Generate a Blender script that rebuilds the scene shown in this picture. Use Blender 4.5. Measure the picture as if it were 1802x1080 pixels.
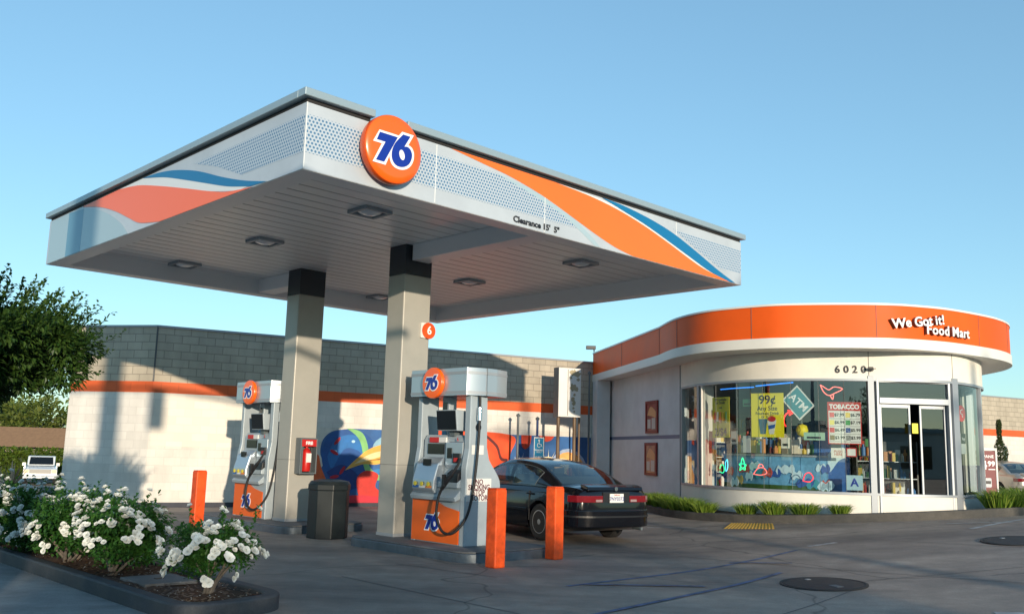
import bpy, bmesh, math, random
from math import sin, cos, pi, radians, atan2, hypot
from mathutils import Vector, Matrix, Euler
random.seed(7)
for o in list(bpy.data.objects): bpy.data.objects.remove(o)
SC = bpy.context.scene
COL = SC.collection

# ------------------------------------------------------------------ camera
cd = bpy.data.cameras.new('camera'); cam = bpy.data.objects.new('camera', cd); COL.objects.link(cam)
PITCH, ROLL = .1565, .0274
F = Vector((0, cos(PITCH), sin(PITCH))); U0 = Vector((0, -sin(PITCH), cos(PITCH))); R0 = Vector((1, 0, 0))
RR = R0*cos(ROLL) + U0*sin(ROLL); UU = -R0*sin(ROLL) + U0*cos(ROLL)
cam.matrix_world = Matrix(((RR.x, UU.x, -F.x, 0), (RR.y, UU.y, -F.y, 0), (RR.z, UU.z, -F.z, 1.5703), (0, 0, 0, 1)))
cd.sensor_width = 36; cd.lens = 36*1608.2/1802; cd.clip_start = .1; cd.clip_end = 3000
SC.camera = cam

# ------------------------------------------------------------------ light
SUN_EL, SUN_AZ = radians(8.1), radians(18.8)          # sun stands behind the camera, a little to the right
TO_SUN = Vector((sin(SUN_AZ)*cos(SUN_EL), -cos(SUN_AZ)*cos(SUN_EL), sin(SUN_EL)))
W = bpy.data.worlds.new("World"); SC.world = W; W.use_nodes = True
nt = W.node_tree; bg = nt.nodes['Background']
sky = nt.nodes.new('ShaderNodeTexSky'); sky.sky_type = 'NISHITA'; sky.sun_disc = False
sky.sun_elevation = SUN_EL; sky.sun_rotation = atan2(TO_SUN.x, TO_SUN.y)
sky.air_density = 1.0; sky.dust_density = 0.2; sky.ozone_density = 1.3; sky.altitude = 100
tn = nt.nodes.new('ShaderNodeVectorMath'); tn.operation = 'MULTIPLY'; tn.inputs[1].default_value = (.80, .97, 1.06)
nt.links.new(sky.outputs[0], tn.inputs[0]); gm = nt.nodes.new('ShaderNodeGamma'); gm.inputs[1].default_value = .66; t2 = nt.nodes.new('ShaderNodeVectorMath'); t2.operation = 'MULTIPLY'; t2.inputs[1].default_value = (.84, 1.10, 1.25)
nt.links.new(tn.outputs[0], gm.inputs[0]); nt.links.new(gm.outputs[0], t2.inputs[0]); nt.links.new(t2.outputs[0], bg.inputs['Color']); bg.inputs['Strength'].default_value = .15
sd = bpy.data.lights.new('sun', 'SUN'); sd.energy = 2.5; sd.angle = radians(.55); sd.color = (1, .84, .64)
so = bpy.data.objects.new('sun', sd); COL.objects.link(so)
so.rotation_euler = TO_SUN.to_track_quat('Z', 'Y').to_euler()
SC.view_settings.view_transform = 'Standard'; SC.view_settings.look = 'None'
SC.view_settings.gamma = 1; SC.view_settings.use_curve_mapping = False
SC.view_settings.exposure = 1.0

# ------------------------------------------------------------------ materials
def mat(name, col, rough=.6, metal=0., var=0., vscale=3., bump=0., bscale=40., spec=.5, coat=0., emit=0.):
    m = bpy.data.materials.new(name); m.use_nodes = True; n = m.node_tree; b = n.nodes['Principled BSDF']
    c = (*col, 1)
    b.inputs['Base Color'].default_value = c; b.inputs['Roughness'].default_value = rough
    b.inputs['Metallic'].default_value = metal; b.inputs['Specular IOR Level'].default_value = spec
    b.inputs['Coat Weight'].default_value = coat
    if emit:
        b.inputs['Emission Color'].default_value = c; b.inputs['Emission Strength'].default_value = emit
    if var or bump:
        tc = n.nodes.new('ShaderNodeTexCoord')
    if var:
        no = n.nodes.new('ShaderNodeTexNoise'); no.inputs['Scale'].default_value = vscale; no.inputs['Detail'].default_value = 7
        no.inputs['Roughness'].default_value = .62
        n.links.new(tc.outputs['Object'], no.inputs['Vector'])
        mp = n.nodes.new('ShaderNodeMapRange'); mp.inputs['From Min'].default_value = .3; mp.inputs['From Max'].default_value = .7
        mp.inputs['To Min'].default_value = 1-var; mp.inputs['To Max'].default_value = 1+var*.6
        n.links.new(no.outputs['Fac'], mp.inputs['Value'])
        mx = n.nodes.new('ShaderNodeVectorMath'); mx.operation = 'SCALE'; mx.inputs[0].default_value = col
        n.links.new(mp.outputs[0], mx.inputs['Scale']); n.links.new(mx.outputs[0], b.inputs['Base Color'])
        m2 = n.nodes.new('ShaderNodeMapRange'); m2.inputs['To Min'].default_value = max(0, rough-.12); m2.inputs['To Max'].default_value = min(1, rough+.12)
        n.links.new(no.outputs['Fac'], m2.inputs['Value']); n.links.new(m2.outputs[0], b.inputs['Roughness'])
    if bump:
        nb = n.nodes.new('ShaderNodeTexNoise'); nb.inputs['Scale'].default_value = bscale; nb.inputs['Detail'].default_value = 5
        n.links.new(tc.outputs['Object'], nb.inputs['Vector'])
        bp = n.nodes.new('ShaderNodeBump'); bp.inputs['Strength'].default_value = bump; bp.inputs['Distance'].default_value = .01
        n.links.new(nb.outputs['Fac'], bp.inputs['Height']); n.links.new(bp.outputs[0], b.inputs['Normal'])
    return m

def glass(name, tint, refl=1.0, rough=0.0):
    m = bpy.data.materials.new(name); m.use_nodes = True; n = m.node_tree; n.nodes.clear()
    out = n.nodes.new('ShaderNodeOutputMaterial'); mx = n.nodes.new('ShaderNodeMixShader')
    t = n.nodes.new('ShaderNodeBsdfTransparent'); t.inputs[0].default_value = (*tint, 1)
    g = n.nodes.new('ShaderNodeBsdfGlossy'); g.inputs['Roughness'].default_value = rough; g.inputs[0].default_value = (refl, refl, refl, 1)
    lw = n.nodes.new('ShaderNodeLayerWeight'); pw = n.nodes.new('ShaderNodeMath'); pw.operation = 'POWER'; pw.inputs[1].default_value = 4
    ma = n.nodes.new('ShaderNodeMath'); ma.operation = 'MULTIPLY_ADD'; ma.inputs[1].default_value = .8; ma.inputs[2].default_value = .11
    n.links.new(lw.outputs['Facing'], pw.inputs[0]); n.links.new(pw.outputs[0], ma.inputs[0])
    n.links.new(ma.outputs[0], mx.inputs[0]); n.links.new(t.outputs[0], mx.inputs[1]); n.links.new(g.outputs[0], mx.inputs[2])
    n.links.new(mx.outputs[0], out.inputs[0]); return m

def block_mat(name, col, mortar, bw=.4, bh=.2, rough=.85, bump=.6, paint=0., dirt=.25):
    """block wall; Object x runs along the wall, z up"""
    m = mat(name, col, rough); n = m.node_tree; b = n.nodes['Principled BSDF']
    tc = n.nodes.new('ShaderNodeTexCoord'); sx = n.nodes.new('ShaderNodeSeparateXYZ'); cx = n.nodes.new('ShaderNodeCombineXYZ')
    n.links.new(tc.outputs['Object'], sx.inputs[0]); n.links.new(sx.outputs[0], cx.inputs[0]); n.links.new(sx.outputs[2], cx.inputs[1])
    br = n.nodes.new('ShaderNodeTexBrick'); br.inputs['Scale'].default_value = 1; br.inputs['Brick Width'].default_value = bw
    br.inputs['Row Height'].default_value = bh; br.inputs['Mortar Size'].default_value = .011; br.inputs['Mortar Smooth'].default_value = .3
    br.inputs['Color1'].default_value = (*[c*.93 for c in col], 1); br.inputs['Color2'].default_value = (*[c*1.06 for c in col], 1)
    br.inputs['Mortar'].default_value = (*mortar, 1); n.links.new(cx.outputs[0], br.inputs['Vector'])
    no = n.nodes.new('ShaderNodeTexNoise'); no.inputs['Scale'].default_value = .9; no.inputs['Detail'].default_value = 8; no.inputs['Roughness'].default_value = .65
    mpv = n.nodes.new('ShaderNodeMapping'); mpv.inputs['Scale'].default_value = (1.6, 1, .5)
    n.links.new(tc.outputs['Object'], mpv.inputs[0]); n.links.new(mpv.outputs[0], no.inputs['Vector'])
    mr = n.nodes.new('ShaderNodeMapRange'); mr.inputs['From Min'].default_value = .3; mr.inputs['From Max'].default_value = .7
    mr.inputs['To Min'].default_value = 1-dirt; mr.inputs['To Max'].default_value = 1+dirt*.35; n.links.new(no.outputs['Fac'], mr.inputs['Value'])
    sc = n.nodes.new('ShaderNodeVectorMath'); sc.operation = 'SCALE'; n.links.new(br.outputs['Color'], sc.inputs[0]); n.links.new(mr.outputs[0], sc.inputs['Scale'])
    n.links.new(sc.outputs[0], b.inputs['Base Color'])
    n2 = n.nodes.new('ShaderNodeTexNoise'); n2.inputs['Scale'].default_value = 45; n2.inputs['Detail'].default_value = 6; n.links.new(tc.outputs['Object'], n2.inputs['Vector'])
    ad = n.nodes.new('ShaderNodeMath'); ad.operation = 'MULTIPLY_ADD'; n.links.new(br.outputs['Fac'], ad.inputs[0]); ad.inputs[1].default_value = -1.2; n.links.new(n2.outputs['Fac'], ad.inputs[2])
    bp = n.nodes.new('ShaderNodeBump'); bp.inputs['Strength'].default_value = bump; bp.inputs['Distance'].default_value = .008
    n.links.new(ad.outputs[0], bp.inputs['Height']); n.links.new(bp.outputs[0], b.inputs['Normal']); return m

def stain_mat(name, col, dark, rough=.8, s1=.35, s2=2.2, grain=60, gb=.35, cracks=False):
    m = mat(name, col, rough); n = m.node_tree; b = n.nodes['Principled BSDF']
    tc = n.nodes.new('ShaderNodeTexCoord')
    def noise(s, d=8, r=.6, v=None):
        x = n.nodes.new('ShaderNodeTexNoise'); x.inputs['Scale'].default_value = s; x.inputs['Detail'].default_value = d; x.inputs['Roughness'].default_value = r
        n.links.new(v or tc.outputs['Object'], x.inputs['Vector']); return x.outputs['Fac']
    mp = n.nodes.new('ShaderNodeMapping'); mp.inputs['Rotation'].default_value = (0, 0, .8); mp.inputs['Scale'].default_value = (.45, 1.5, 1)
    n.links.new(tc.outputs['Object'], mp.inputs[0])
    r1 = n.nodes.new('ShaderNodeMapRange'); r1.inputs['From Min'].default_value = .38; r1.inputs['From Max'].default_value = .66; n.links.new(noise(s1, v=mp.outputs[0]), r1.inputs['Value'])
    mx = n.nodes.new('ShaderNodeMix'); mx.data_type = 'RGBA'; mx.inputs[6].default_value = (*col, 1); mx.inputs[7].default_value = (*dark, 1); n.links.new(r1.outputs[0], mx.inputs[0])
    r2 = n.nodes.new('ShaderNodeMapRange'); r2.inputs['From Min'].default_value = .3; r2.inputs['From Max'].default_value = .7; r2.inputs['To Min'].default_value = .72; r2.inputs['To Max'].default_value = 1.2
    n.links.new(noise(s2, 9, .68), r2.inputs['Value'])
    r3 = n.nodes.new('ShaderNodeMapRange'); r3.inputs['From Min'].default_value = .25; r3.inputs['From Max'].default_value = .75; r3.inputs['To Min'].default_value = .8; r3.inputs['To Max'].default_value = 1.2
    n.links.new(noise(grain, 3), r3.inputs['Value'])
    mu = n.nodes.new('ShaderNodeMath'); mu.operation = 'MULTIPLY'; n.links.new(r2.outputs[0], mu.inputs[0]); n.links.new(r3.outputs[0], mu.inputs[1])
    val = mu.outputs[0]
    if cracks:
        vo = n.nodes.new('ShaderNodeTexVoronoi'); vo.feature = 'DISTANCE_TO_EDGE'; vo.inputs['Scale'].default_value = .22
        wn = n.nodes.new('ShaderNodeTexNoise'); wn.inputs['Scale'].default_value = .8; n.links.new(tc.outputs['Object'], wn.inputs['Vector'])
        va = n.nodes.new('ShaderNodeVectorMath'); va.operation = 'ADD'; n.links.new(tc.outputs['Object'], va.inputs[0]); n.links.new(wn.outputs['Color'], va.inputs[1])
        n.links.new(va.outputs[0], vo.inputs['Vector'])
        rc = n.nodes.new('ShaderNodeMapRange'); rc.inputs['From Max'].default_value = .006; rc.inputs['To Min'].default_value = .55; n.links.new(vo.outputs['Distance'], rc.inputs['Value'])
        m3 = n.nodes.new('ShaderNodeMath'); m3.operation = 'MULTIPLY'; n.links.new(val, m3.inputs[0]); n.links.new(rc.outputs[0], m3.inputs[1]); val = m3.outputs[0]
    sc = n.nodes.new('ShaderNodeVectorMath'); sc.operation = 'SCALE'; n.links.new(mx.outputs[2], sc.inputs[0]); n.links.new(val, sc.inputs['Scale'])
    n.links.new(sc.outputs[0], b.inputs['Base Color'])
    rr = n.nodes.new('ShaderNodeMapRange'); rr.inputs['To Min'].default_value = rough-.25; rr.inputs['To Max'].default_value = min(1, rough+.1); n.links.new(r2.outputs[0], rr.inputs['Value'])
    n.links.new(rr.outputs[0], b.inputs['Roughness'])
    bp = n.nodes.new('ShaderNodeBump'); bp.inputs['Strength'].default_value = gb; bp.inputs['Distance'].default_value = .006
    n.links.new(noise(grain*2, 4), bp.inputs['Height']); n.links.new(bp.outputs[0], b.inputs['Normal']); return m

def leaf_mat(name, col, col2, trans=.3):
    m = mat(name, col, .5); n = m.node_tree; b = n.nodes['Principled BSDF']
    g = n.nodes.new('ShaderNodeNewGeometry'); mx = n.nodes.new('ShaderNodeMix'); mx.data_type = 'RGBA'
    mx.inputs[6].default_value = (*col, 1); mx.inputs[7].default_value = (*col2, 1); n.links.new(g.outputs['Random Per Island'], mx.inputs[0])
    n.links.new(mx.outputs[2], b.inputs['Base Color'])
    t = n.nodes.new('ShaderNodeBsdfTranslucent'); n.links.new(mx.outputs[2], t.inputs[0])
    ms = n.nodes.new('ShaderNodeMixShader'); ms.inputs[0].default_value = trans
    n.links.new(b.outputs[0], ms.inputs[1]); n.links.new(t.outputs[0], ms.inputs[2]); n.links.new(ms.outputs[0], n.nodes['Material Output'].inputs[0]); return m

ORANGE = (.78, .115, .012)
M = dict(
  silver=mat('silver_panel', (.50, .55, .60), .4, .1, var=.13, vscale=.9),
  lip=mat('canopy_lip', (.84, .84, .84), .45, .1),
  trim=mat('roof_trim', (.33, .42, .46), .4, .3),
  darkgap=mat('dark_gap', (.02, .02, .022), .7),
  orange_vinyl=mat('orange_vinyl', (.92, .17, .02), .35, var=.06, vscale=.8),
  salmon_vinyl=mat('salmon_vinyl', (.95, .16, .05), .35),
  blue_vinyl=mat('blue_vinyl', (.005, .16, .36), .35),
  pale_vinyl=mat('pale_blue_vinyl', (.36, .48, .54), .35),
  steel_vinyl=mat('steel_blue_vinyl', (.12, .28, .40), .35),
  white_vinyl=mat('white_vinyl', (.72, .74, .74), .35),
  dot=mat('dot_blue', (.10, .23, .38), .4), joint=mat('glazing_seal', (.12, .13, .13), .5),
  disc=mat('disc_orange', (.95, .13, .005), .28, coat=.4),
  disc_rim=mat('disc_rim', (.60, .07, .004), .3),
  num_blue=mat('numeral_blue', (.006, .03, .30), .3),
  num_white=mat('numeral_white', (.85, .85, .85), .35),
  black=mat('black_plastic', (.012, .012, .014), .45),
  rubber=mat('rubber', (.01, .01, .011), .6),
  screen=mat('dark_screen', (.008, .01, .012), .12),
  column=mat('column_metal', (.40, .385, .345), .42, .15, var=.07, vscale=2.5, bump=.05),
  column_cap=mat('column_cap', (.032, .040, .048), .5, var=.2),
  island=stain_mat('island_concrete', (.16, .17, .18), (.10, .10, .10), .7),
  island_steel=mat('island_steel', (.13, .16, .19), .42, .35, var=.3, vscale=5),
  pump=mat('pump_grey', (.36, .42, .46), .4, .1, var=.06, vscale=6),
  pump_dark=mat('pump_dark_grey', (.10, .12, .13), .45),
  pump_steel=mat('pump_steel', (.46, .52, .57), .33, .6),
  pump_orange=mat('pump_orange', (.80, .13, .012), .35),
  paint_orange=mat('bollard_orange', (.80, .085, .006), .55, var=.38, vscale=6, bump=.4, bscale=20),
  white=mat('white_paint', (.72, .71, .68), .55, var=.06, vscale=2),
  chrome=mat('chrome', (.7, .7, .7), .15, 1),
  red=mat('red_paint', (.5, .015, .012), .35), redlens=mat('red_lens', (.17, .004, .008), .12, coat=1),
  yellow=mat('yellow_paper', (.85, .72, .02), .5), blacktext=mat('black_ink', (.015, .015, .02), .5),
  cream=mat('cream_stucco', (.76, .73, .66), .7, var=.10, vscale=1.3, bump=.15, bscale=60),
  stucco=mat('grey_stucco', (.62, .64, .66), .75, var=.12, vscale=1.5, bump=.15, bscale=60),
  white_band=mat('white_fascia', (.74, .73, .68), .45, var=.05, vscale=1),
  fascia=mat('orange_fascia', (.84, .115, .012), .55, var=.14, vscale=.7, spec=.22),
  alu=mat('aluminium_frame', (.34, .37, .40), .45, .3),
  glass=glass('store_glass', (.78, .84, .83)),
  carglass=glass('car_glass', (.30, .38, .38)),
  block=block_mat('block_wall', (.45, .395, .31), (.29, .255, .205), dirt=.24),
  wallwhite=block_mat('painted_block', (.68, .65, .60), (.62, .59, .545), rough=.7, bump=.25, dirt=.2),
  wallpatch=block_mat('repainted_block', (.75, .69, .60), (.70, .64, .56), rough=.7, bump=.22, dirt=.05),
  stripe=block_mat('stripe_paint', (.70, .115, .025), (.62, .10, .022), rough=.65, bump=.22, dirt=.10),
  wallbase=mat('wall_base_dark', (.05, .055, .07), .8, var=.3),
  asphalt=stain_mat('forecourt_paving', (.37, .30, .245), (.155, .13, .115), .70, cracks=True),
  kerb=stain_mat('painted_kerb', (.035, .042, .055), (.06, .062, .065), .6, 1.5, 6),
  kerbc=stain_mat('old_kerb', (.085, .078, .068), (.05, .05, .048), .75, 1.5, 6),
  soil=stain_mat('bark_mulch', (.045, .022, .014), (.09, .05, .03), .95, 9, 25, 90, 1.0),
  paving=stain_mat('store_paving', (.30, .27, .23), (.2, .18, .15), .8),
  blue_line=mat('worn_blue_paint', (.10, .14, .25), .7, var=.75, vscale=5),
  white_line=mat('worn_white_paint', (.38, .38, .38), .7, var=.45, vscale=6),
  manhole=mat('cast_iron_cover', (.016, .017, .019), .7, var=.3, vscale=8, bump=.3, bscale=25),
  tactile=mat('tactile_yellow', (.62, .38, .07), .6, var=.12, vscale=8),
  bark=stain_mat('bark', (.17, .145, .12), (.09, .08, .07), .9, 4, 12),
  leaf=leaf_mat('tree_leaf', (.018, .060, .010), (.060, .115, .018), .25),
  leaf2=leaf_mat('sunlit_tree_leaf', (.10, .15, .025), (.17, .20, .045)),  # lighter, yellower green for the distant trees
  leaf3=leaf_mat('rose_leaf', (.018, .085, .014), (.06, .17, .028)),
  grass=leaf_mat('grass_blade', (.08, .18, .015), (.26, .34, .05)),
  hedge=leaf_mat('hedge_leaf', (.06, .12, .012), (.13, .18, .025)),
  conifer=leaf_mat('conifer_leaf', (.03, .06, .02), (.08, .10, .03)),
  petal=leaf_mat('rose_petal', (.72, .76, .74), (.85, .86, .82), .25),
  shingle=mat('roof_shingle', (.26, .15, .08), .9, var=.2, vscale=4, bump=.4),
  housewall=mat('house_wall', (.30, .25, .2), .8),
  carblack=mat('black_car_paint', (.003, .003, .005), .14, coat=.5, spec=.4),
  carwhite=mat('white_car_paint', (.70, .72, .72), .3, coat=.5),
  carsilver=mat('champagne_car_paint', (.42, .39, .34), .3, .5, coat=.6),
  tyre=mat('tyre', (.012, .012, .013), .8), rim=mat('wheel_rim', (.42, .43, .45), .3, .7),
  seat=mat('grey_seat', (.16, .15, .14), .8),
  binmat=mat('bin_green_black', (.007, .012, .014), .5, var=.15, vscale=4),
  lens=mat('lamp_lens', (.80, .82, .84), .15, .0),
  dirtline=mat('seam_dark', (.10, .10, .10), .7),
)
def colmat(name, c, rough=.5, emit=0.):
    k = 'c_'+name
    if k not in M: M[k] = mat(name, c, rough, emit=emit)
    return M[k]
# corrugated deck under the canopy
m = mat('ribbed_deck', (.88, .87, .86), .36, 0); n = m.node_tree; b = n.nodes['Principled BSDF']
tc = n.nodes.new('ShaderNodeTexCoord'); sx = n.nodes.new('ShaderNodeSeparateXYZ'); n.links.new(tc.outputs['Object'], sx.inputs[0])
mm = n.nodes.new('ShaderNodeMath'); mm.operation = 'MULTIPLY'; mm.inputs[1].default_value = 1/.305; n.links.new(sx.outputs[1], mm.inputs[0])
fr = n.nodes.new('ShaderNodeMath'); fr.operation = 'FRACT'; n.links.new(mm.outputs[0], fr.inputs[0])
pp = n.nodes.new('ShaderNodeMath'); pp.operation = 'PINGPONG'; pp.inputs[1].default_value = .5; n.links.new(fr.outputs[0], pp.inputs[0])
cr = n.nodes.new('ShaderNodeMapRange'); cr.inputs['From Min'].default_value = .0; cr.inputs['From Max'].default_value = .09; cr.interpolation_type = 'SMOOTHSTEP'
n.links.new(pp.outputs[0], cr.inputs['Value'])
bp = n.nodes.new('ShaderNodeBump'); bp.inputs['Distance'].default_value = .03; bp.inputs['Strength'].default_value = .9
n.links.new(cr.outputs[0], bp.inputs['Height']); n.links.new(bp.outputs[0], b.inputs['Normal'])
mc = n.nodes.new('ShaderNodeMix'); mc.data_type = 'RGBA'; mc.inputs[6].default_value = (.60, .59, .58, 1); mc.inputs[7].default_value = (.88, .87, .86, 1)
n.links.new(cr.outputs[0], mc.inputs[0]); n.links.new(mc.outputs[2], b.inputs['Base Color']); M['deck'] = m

# ------------------------------------------------------------------ builders
def tag(o, label=None, cat=None, group=None, kind=None):
    if label: o['label'] = label
    if cat: o['category'] = cat
    if group: o['group'] = group
    if kind: o['kind'] = kind
    return o
def thing(name, label, cat, loc=(0, 0, 0), rz=0., group=None, parent=None):
    o = bpy.data.objects.new(name, None); COL.objects.link(o); o.location = loc; o.rotation_euler = (0, 0, rz)
    o.empty_display_size = .2
    return tag(o, label, cat, group)
class MB:
    def __init__(s): s.v = []; s.f = []
    def add(s, v, f):
        k = len(s.v); s.v += [tuple(p) for p in v]; s.f += [tuple(i+k for i in q) for q in f]; return s
    def box(s, x0, y0, z0, x1, y1, z1):
        return s.add([(x0,y0,z0),(x1,y0,z0),(x1,y1,z0),(x0,y1,z0),(x0,y0,z1),(x1,y0,z1),(x1,y1,z1),(x0,y1,z1)],
                     [(0,3,2,1),(4,5,6,7),(0,1,5,4),(1,2,6,5),(2,3,7,6),(3,0,4,7)])
    def prism(s, poly, a, b, ax='z'):
        A = sum(poly[i][0]*poly[(i+1)%len(poly)][1]-poly[(i+1)%len(poly)][0]*poly[i][1] for i in range(len(poly)))
        if A < 0: poly = poly[::-1]
        mk = {'z': lambda p, t: (p[0], p[1], t), 'y': lambda p, t: (p[0], t, p[1]), 'x': lambda p, t: (t, p[0], p[1])}[ax]
        n = len(poly); v = [mk(p, a) for p in poly]+[mk(p, b) for p in poly]
        f = [tuple(range(n-1, -1, -1)), tuple(range(n, 2*n))]+[(i, (i+1)%n, n+(i+1)%n, n+i) for i in range(n)]
        if ax == 'y': f = [q[::-1] for q in f]
        return s.add(v, f)
    def cyl(s, p, q, r, r2=None, n=12):
        r2 = r if r2 is None else r2; p = Vector(p); q = Vector(q); d = (q-p).normalized()
        a = d.orthogonal().normalized(); c = d.cross(a)
        v = [p+(a*cos(2*pi*i/n)+c*sin(2*pi*i/n))*r for i in range(n)]+[q+(a*cos(2*pi*i/n)+c*sin(2*pi*i/n))*r2 for i in range(n)]
        return s.add(v, [tuple(range(n-1, -1, -1)), tuple(range(n, 2*n))]+[(i, (i+1)%n, n+(i+1)%n, n+i) for i in range(n)])
    def tube(s, pts, r, n=8):
        pts = [Vector(p) for p in pts]; R = r if isinstance(r, (list, tuple)) else [r]*len(pts)
        v = []; a = None
        for i, p in enumerate(pts):
            d = (pts[min(i+1, len(pts)-1)]-pts[max(i-1, 0)]).normalized()
            a = (a-d*a.dot(d)).normalized() if a is not None and (a-d*a.dot(d)).length > 1e-4 else d.orthogonal().normalized()
            c = d.cross(a); v += [p+(a*cos(2*pi*k/n)+c*sin(2*pi*k/n))*R[i] for k in range(n)]
        f = [tuple(range(n-1, -1, -1)), tuple(range((len(pts)-1)*n, len(pts)*n))]
        for i in range(len(pts)-1):
            for k in range(n): f.append((i*n+k, i*n+(k+1)%n, (i+1)*n+(k+1)%n, (i+1)*n+k))
        return s.add(v, f)
    def lathe(s, prof, n=32, ax='z', c=(0, 0, 0)):
        """prof: (radius, height) list"""
        v = []
        for r, h in prof:
            for k in range(n):
                t = 2*pi*k/n; x, y = r*cos(t), r*sin(t)
                v.append((c[0]+x, c[1]+y, c[2]+h) if ax == 'z' else (c[0]+x, c[1]-h, c[2]+y))
        f = []
        for i in range(len(prof)-1):
            for k in range(n): f.append((i*n+k, i*n+(k+1)%n, (i+1)*n+(k+1)%n, (i+1)*n+k))
        if prof[0][0] > 1e-5: f.append(tuple(range(n-1, -1, -1)))
        if prof[-1][0] > 1e-5: f.append(tuple(range((len(prof)-1)*n, len(prof)*n)))
        return s.add(v, f)
    def grid(s, P):
        n = len(P[0]); v = [p for r in P for p in r]
        return s.add(v, [(i*n+j, i*n+j+1, (i+1)*n+j+1, (i+1)*n+j) for i in range(len(P)-1) for j in range(n-1)])
    def mesh(s, name, material, smooth=0):
        me = bpy.data.meshes.new(name); me.from_pydata(s.v, [], s.f)
        if material: me.materials.append(material)
        if smooth:
            me.polygons.foreach_set('use_smooth', [True]*len(me.polygons)); me.update()
            me.set_sharp_from_angle(angle=radians(smooth))
        return me
    def obj(s, name, material, parent=None, loc=(0, 0, 0), rz=0., bevel=0., smooth=0, seg=2):
        o = bpy.data.objects.new(name, s.mesh(name, material, smooth)); COL.objects.link(o); o.parent = parent
        o.location = loc; o.rotation_euler = (0, 0, rz)
        if bevel:
            b = o.modifiers.new('bevel', 'BEVEL'); b.width = bevel; b.segments = seg; b.limit_method = 'ANGLE'; b.angle_limit = radians(35)
            b.harden_normals = False
        return o
def text(body, size, material, parent, loc, rz=0., name='lettering', ext=.002, bold=0., align='CENTER', sx=1., shear=0., tilt=0.):
    c = bpy.data.curves.new(name, 'FONT'); c.body = body; c.size = size; c.extrude = ext; c.offset = bold; c.align_x = align; c.align_y = 'CENTER'
    c.shear = shear; c.space_line = .82; c.resolution_u = 3
    t = bpy.data.objects.new(name, c); me = bpy.data.meshes.new_from_object(t); bpy.data.objects.remove(t)
    me.transform(Matrix.Rotation(pi/2, 4, 'X') @ Matrix.Rotation(tilt, 4, 'Z') @ Matrix.Diagonal((sx, 1, 1, 1)))
    me.materials.clear(); me.materials.append(material)
    o = bpy.data.objects.new(name, me); COL.objects.link(o); o.parent = parent; o.location = loc; o.rotation_euler = (0, 0, rz); return o
def flat(name, poly, material, parent, y=-.003, th=.003, loc=(0, 0, 0), rz=0.):
    """outline in x,z facing -y, its face at y"""
    return MB().prism(poly, y, y+th, 'y').obj(name, material, parent, loc, rz)
def catmull(P, n=8):
    out = []
    for i in range(len(P)-1):
        p0 = P[max(i-1, 0)]; p1 = P[i]; p2 = P[i+1]; p3 = P[min(i+2, len(P)-1)]
        for k in range(n):
            t = k/n
            out.append(tuple(.5*((2*b)+(-a+c)*t+(2*a-5*b+4*c-d)*t*t+(-a+3*b-3*c+d)*t**3) for a, b, c, d in zip(p0, p1, p2, p3)))
    out.append(tuple(P[-1])); return out
def ring(poly, r=.1, n=5):
    """rounded copy of a convex or concave polygon"""
    out = []; L = len(poly)
    for i, p in enumerate(poly):
        p = Vector(p); a = Vector(poly[i-1]); b = Vector(poly[(i+1) % L]); rr = r[i] if isinstance(r, (list, tuple)) else r
        if rr <= 0: out.append(tuple(p)); continue
        u = (a-p).normalized(); w = (b-p).normalized(); q0 = p+u*rr; q1 = p+w*rr
        for k in range(n+1):
            t = k/n; out.append(tuple(q0*(1-t)**2+p*2*t*(1-t)+q1*t*t))
    return out
def offset(pts, d):
    """open polyline moved d to its right side (outwards along a wall run left to right)"""
    out = []
    for i, p in enumerate(pts):
        a = Vector(pts[max(i-1, 0)]); b = Vector(pts[min(i+1, len(pts)-1)]); t = (b-a).normalized()
        out.append((p[0]+t.y*d, p[1]-t.x*d))
    return out
def ribbon(mb, pts, d0, d1, z0, z1):
    a = offset(pts, d0); b = offset(pts, d1)
    Z0 = z0 if callable(z0) else (lambda x, y: z0); Z1 = z1 if callable(z1) else (lambda x, y: z1)
    n = len(pts); v = []
    for p, q in zip(a, b): v += [(*p, Z0(*p)), (*q, Z0(*q)), (*q, Z1(*q)), (*p, Z1(*p))]
    f = [(0, 1, 2, 3), tuple(4*(n-1)+k for k in (3, 2, 1, 0))]
    for i in range(n-1):
        for k in range(4): f.append((4*i+k, 4*(i+1)+k, 4*(i+1)+(k+1) % 4, 4*i+(k+1) % 4))
    return mb.add(v, f)
class Path:
    def __init__(s, pts):
        s.p = pts; s.L = [0]
        for a, b in zip(pts, pts[1:]): s.L.append(s.L[-1]+math.dist(a, b))
    def at(s, t, off=0.):
        i = 0
        while i < len(s.L)-2 and s.L[i+1] <= t: i += 1
        a, b = s.p[i], s.p[i+1]; k = (t-s.L[i])/(s.L[i+1]-s.L[i]); ang = atan2(b[1]-a[1], b[0]-a[0])
        return (a[0]+(b[0]-a[0])*k+sin(ang)*off, a[1]+(b[1]-a[1])*k-cos(ang)*off), ang
    def cut(s, t0, t1):
        return [s.at(t0)[0]]+[p for p, l in zip(s.p, s.L) if t0+.01 < l < t1-.01]+[s.at(t1)[0]]
def copy_tree(o, parent=None):
    c = o.copy(); COL.objects.link(c); c.parent = parent
    for ch in list(o.children): copy_tree(ch, c)
    return c

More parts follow.
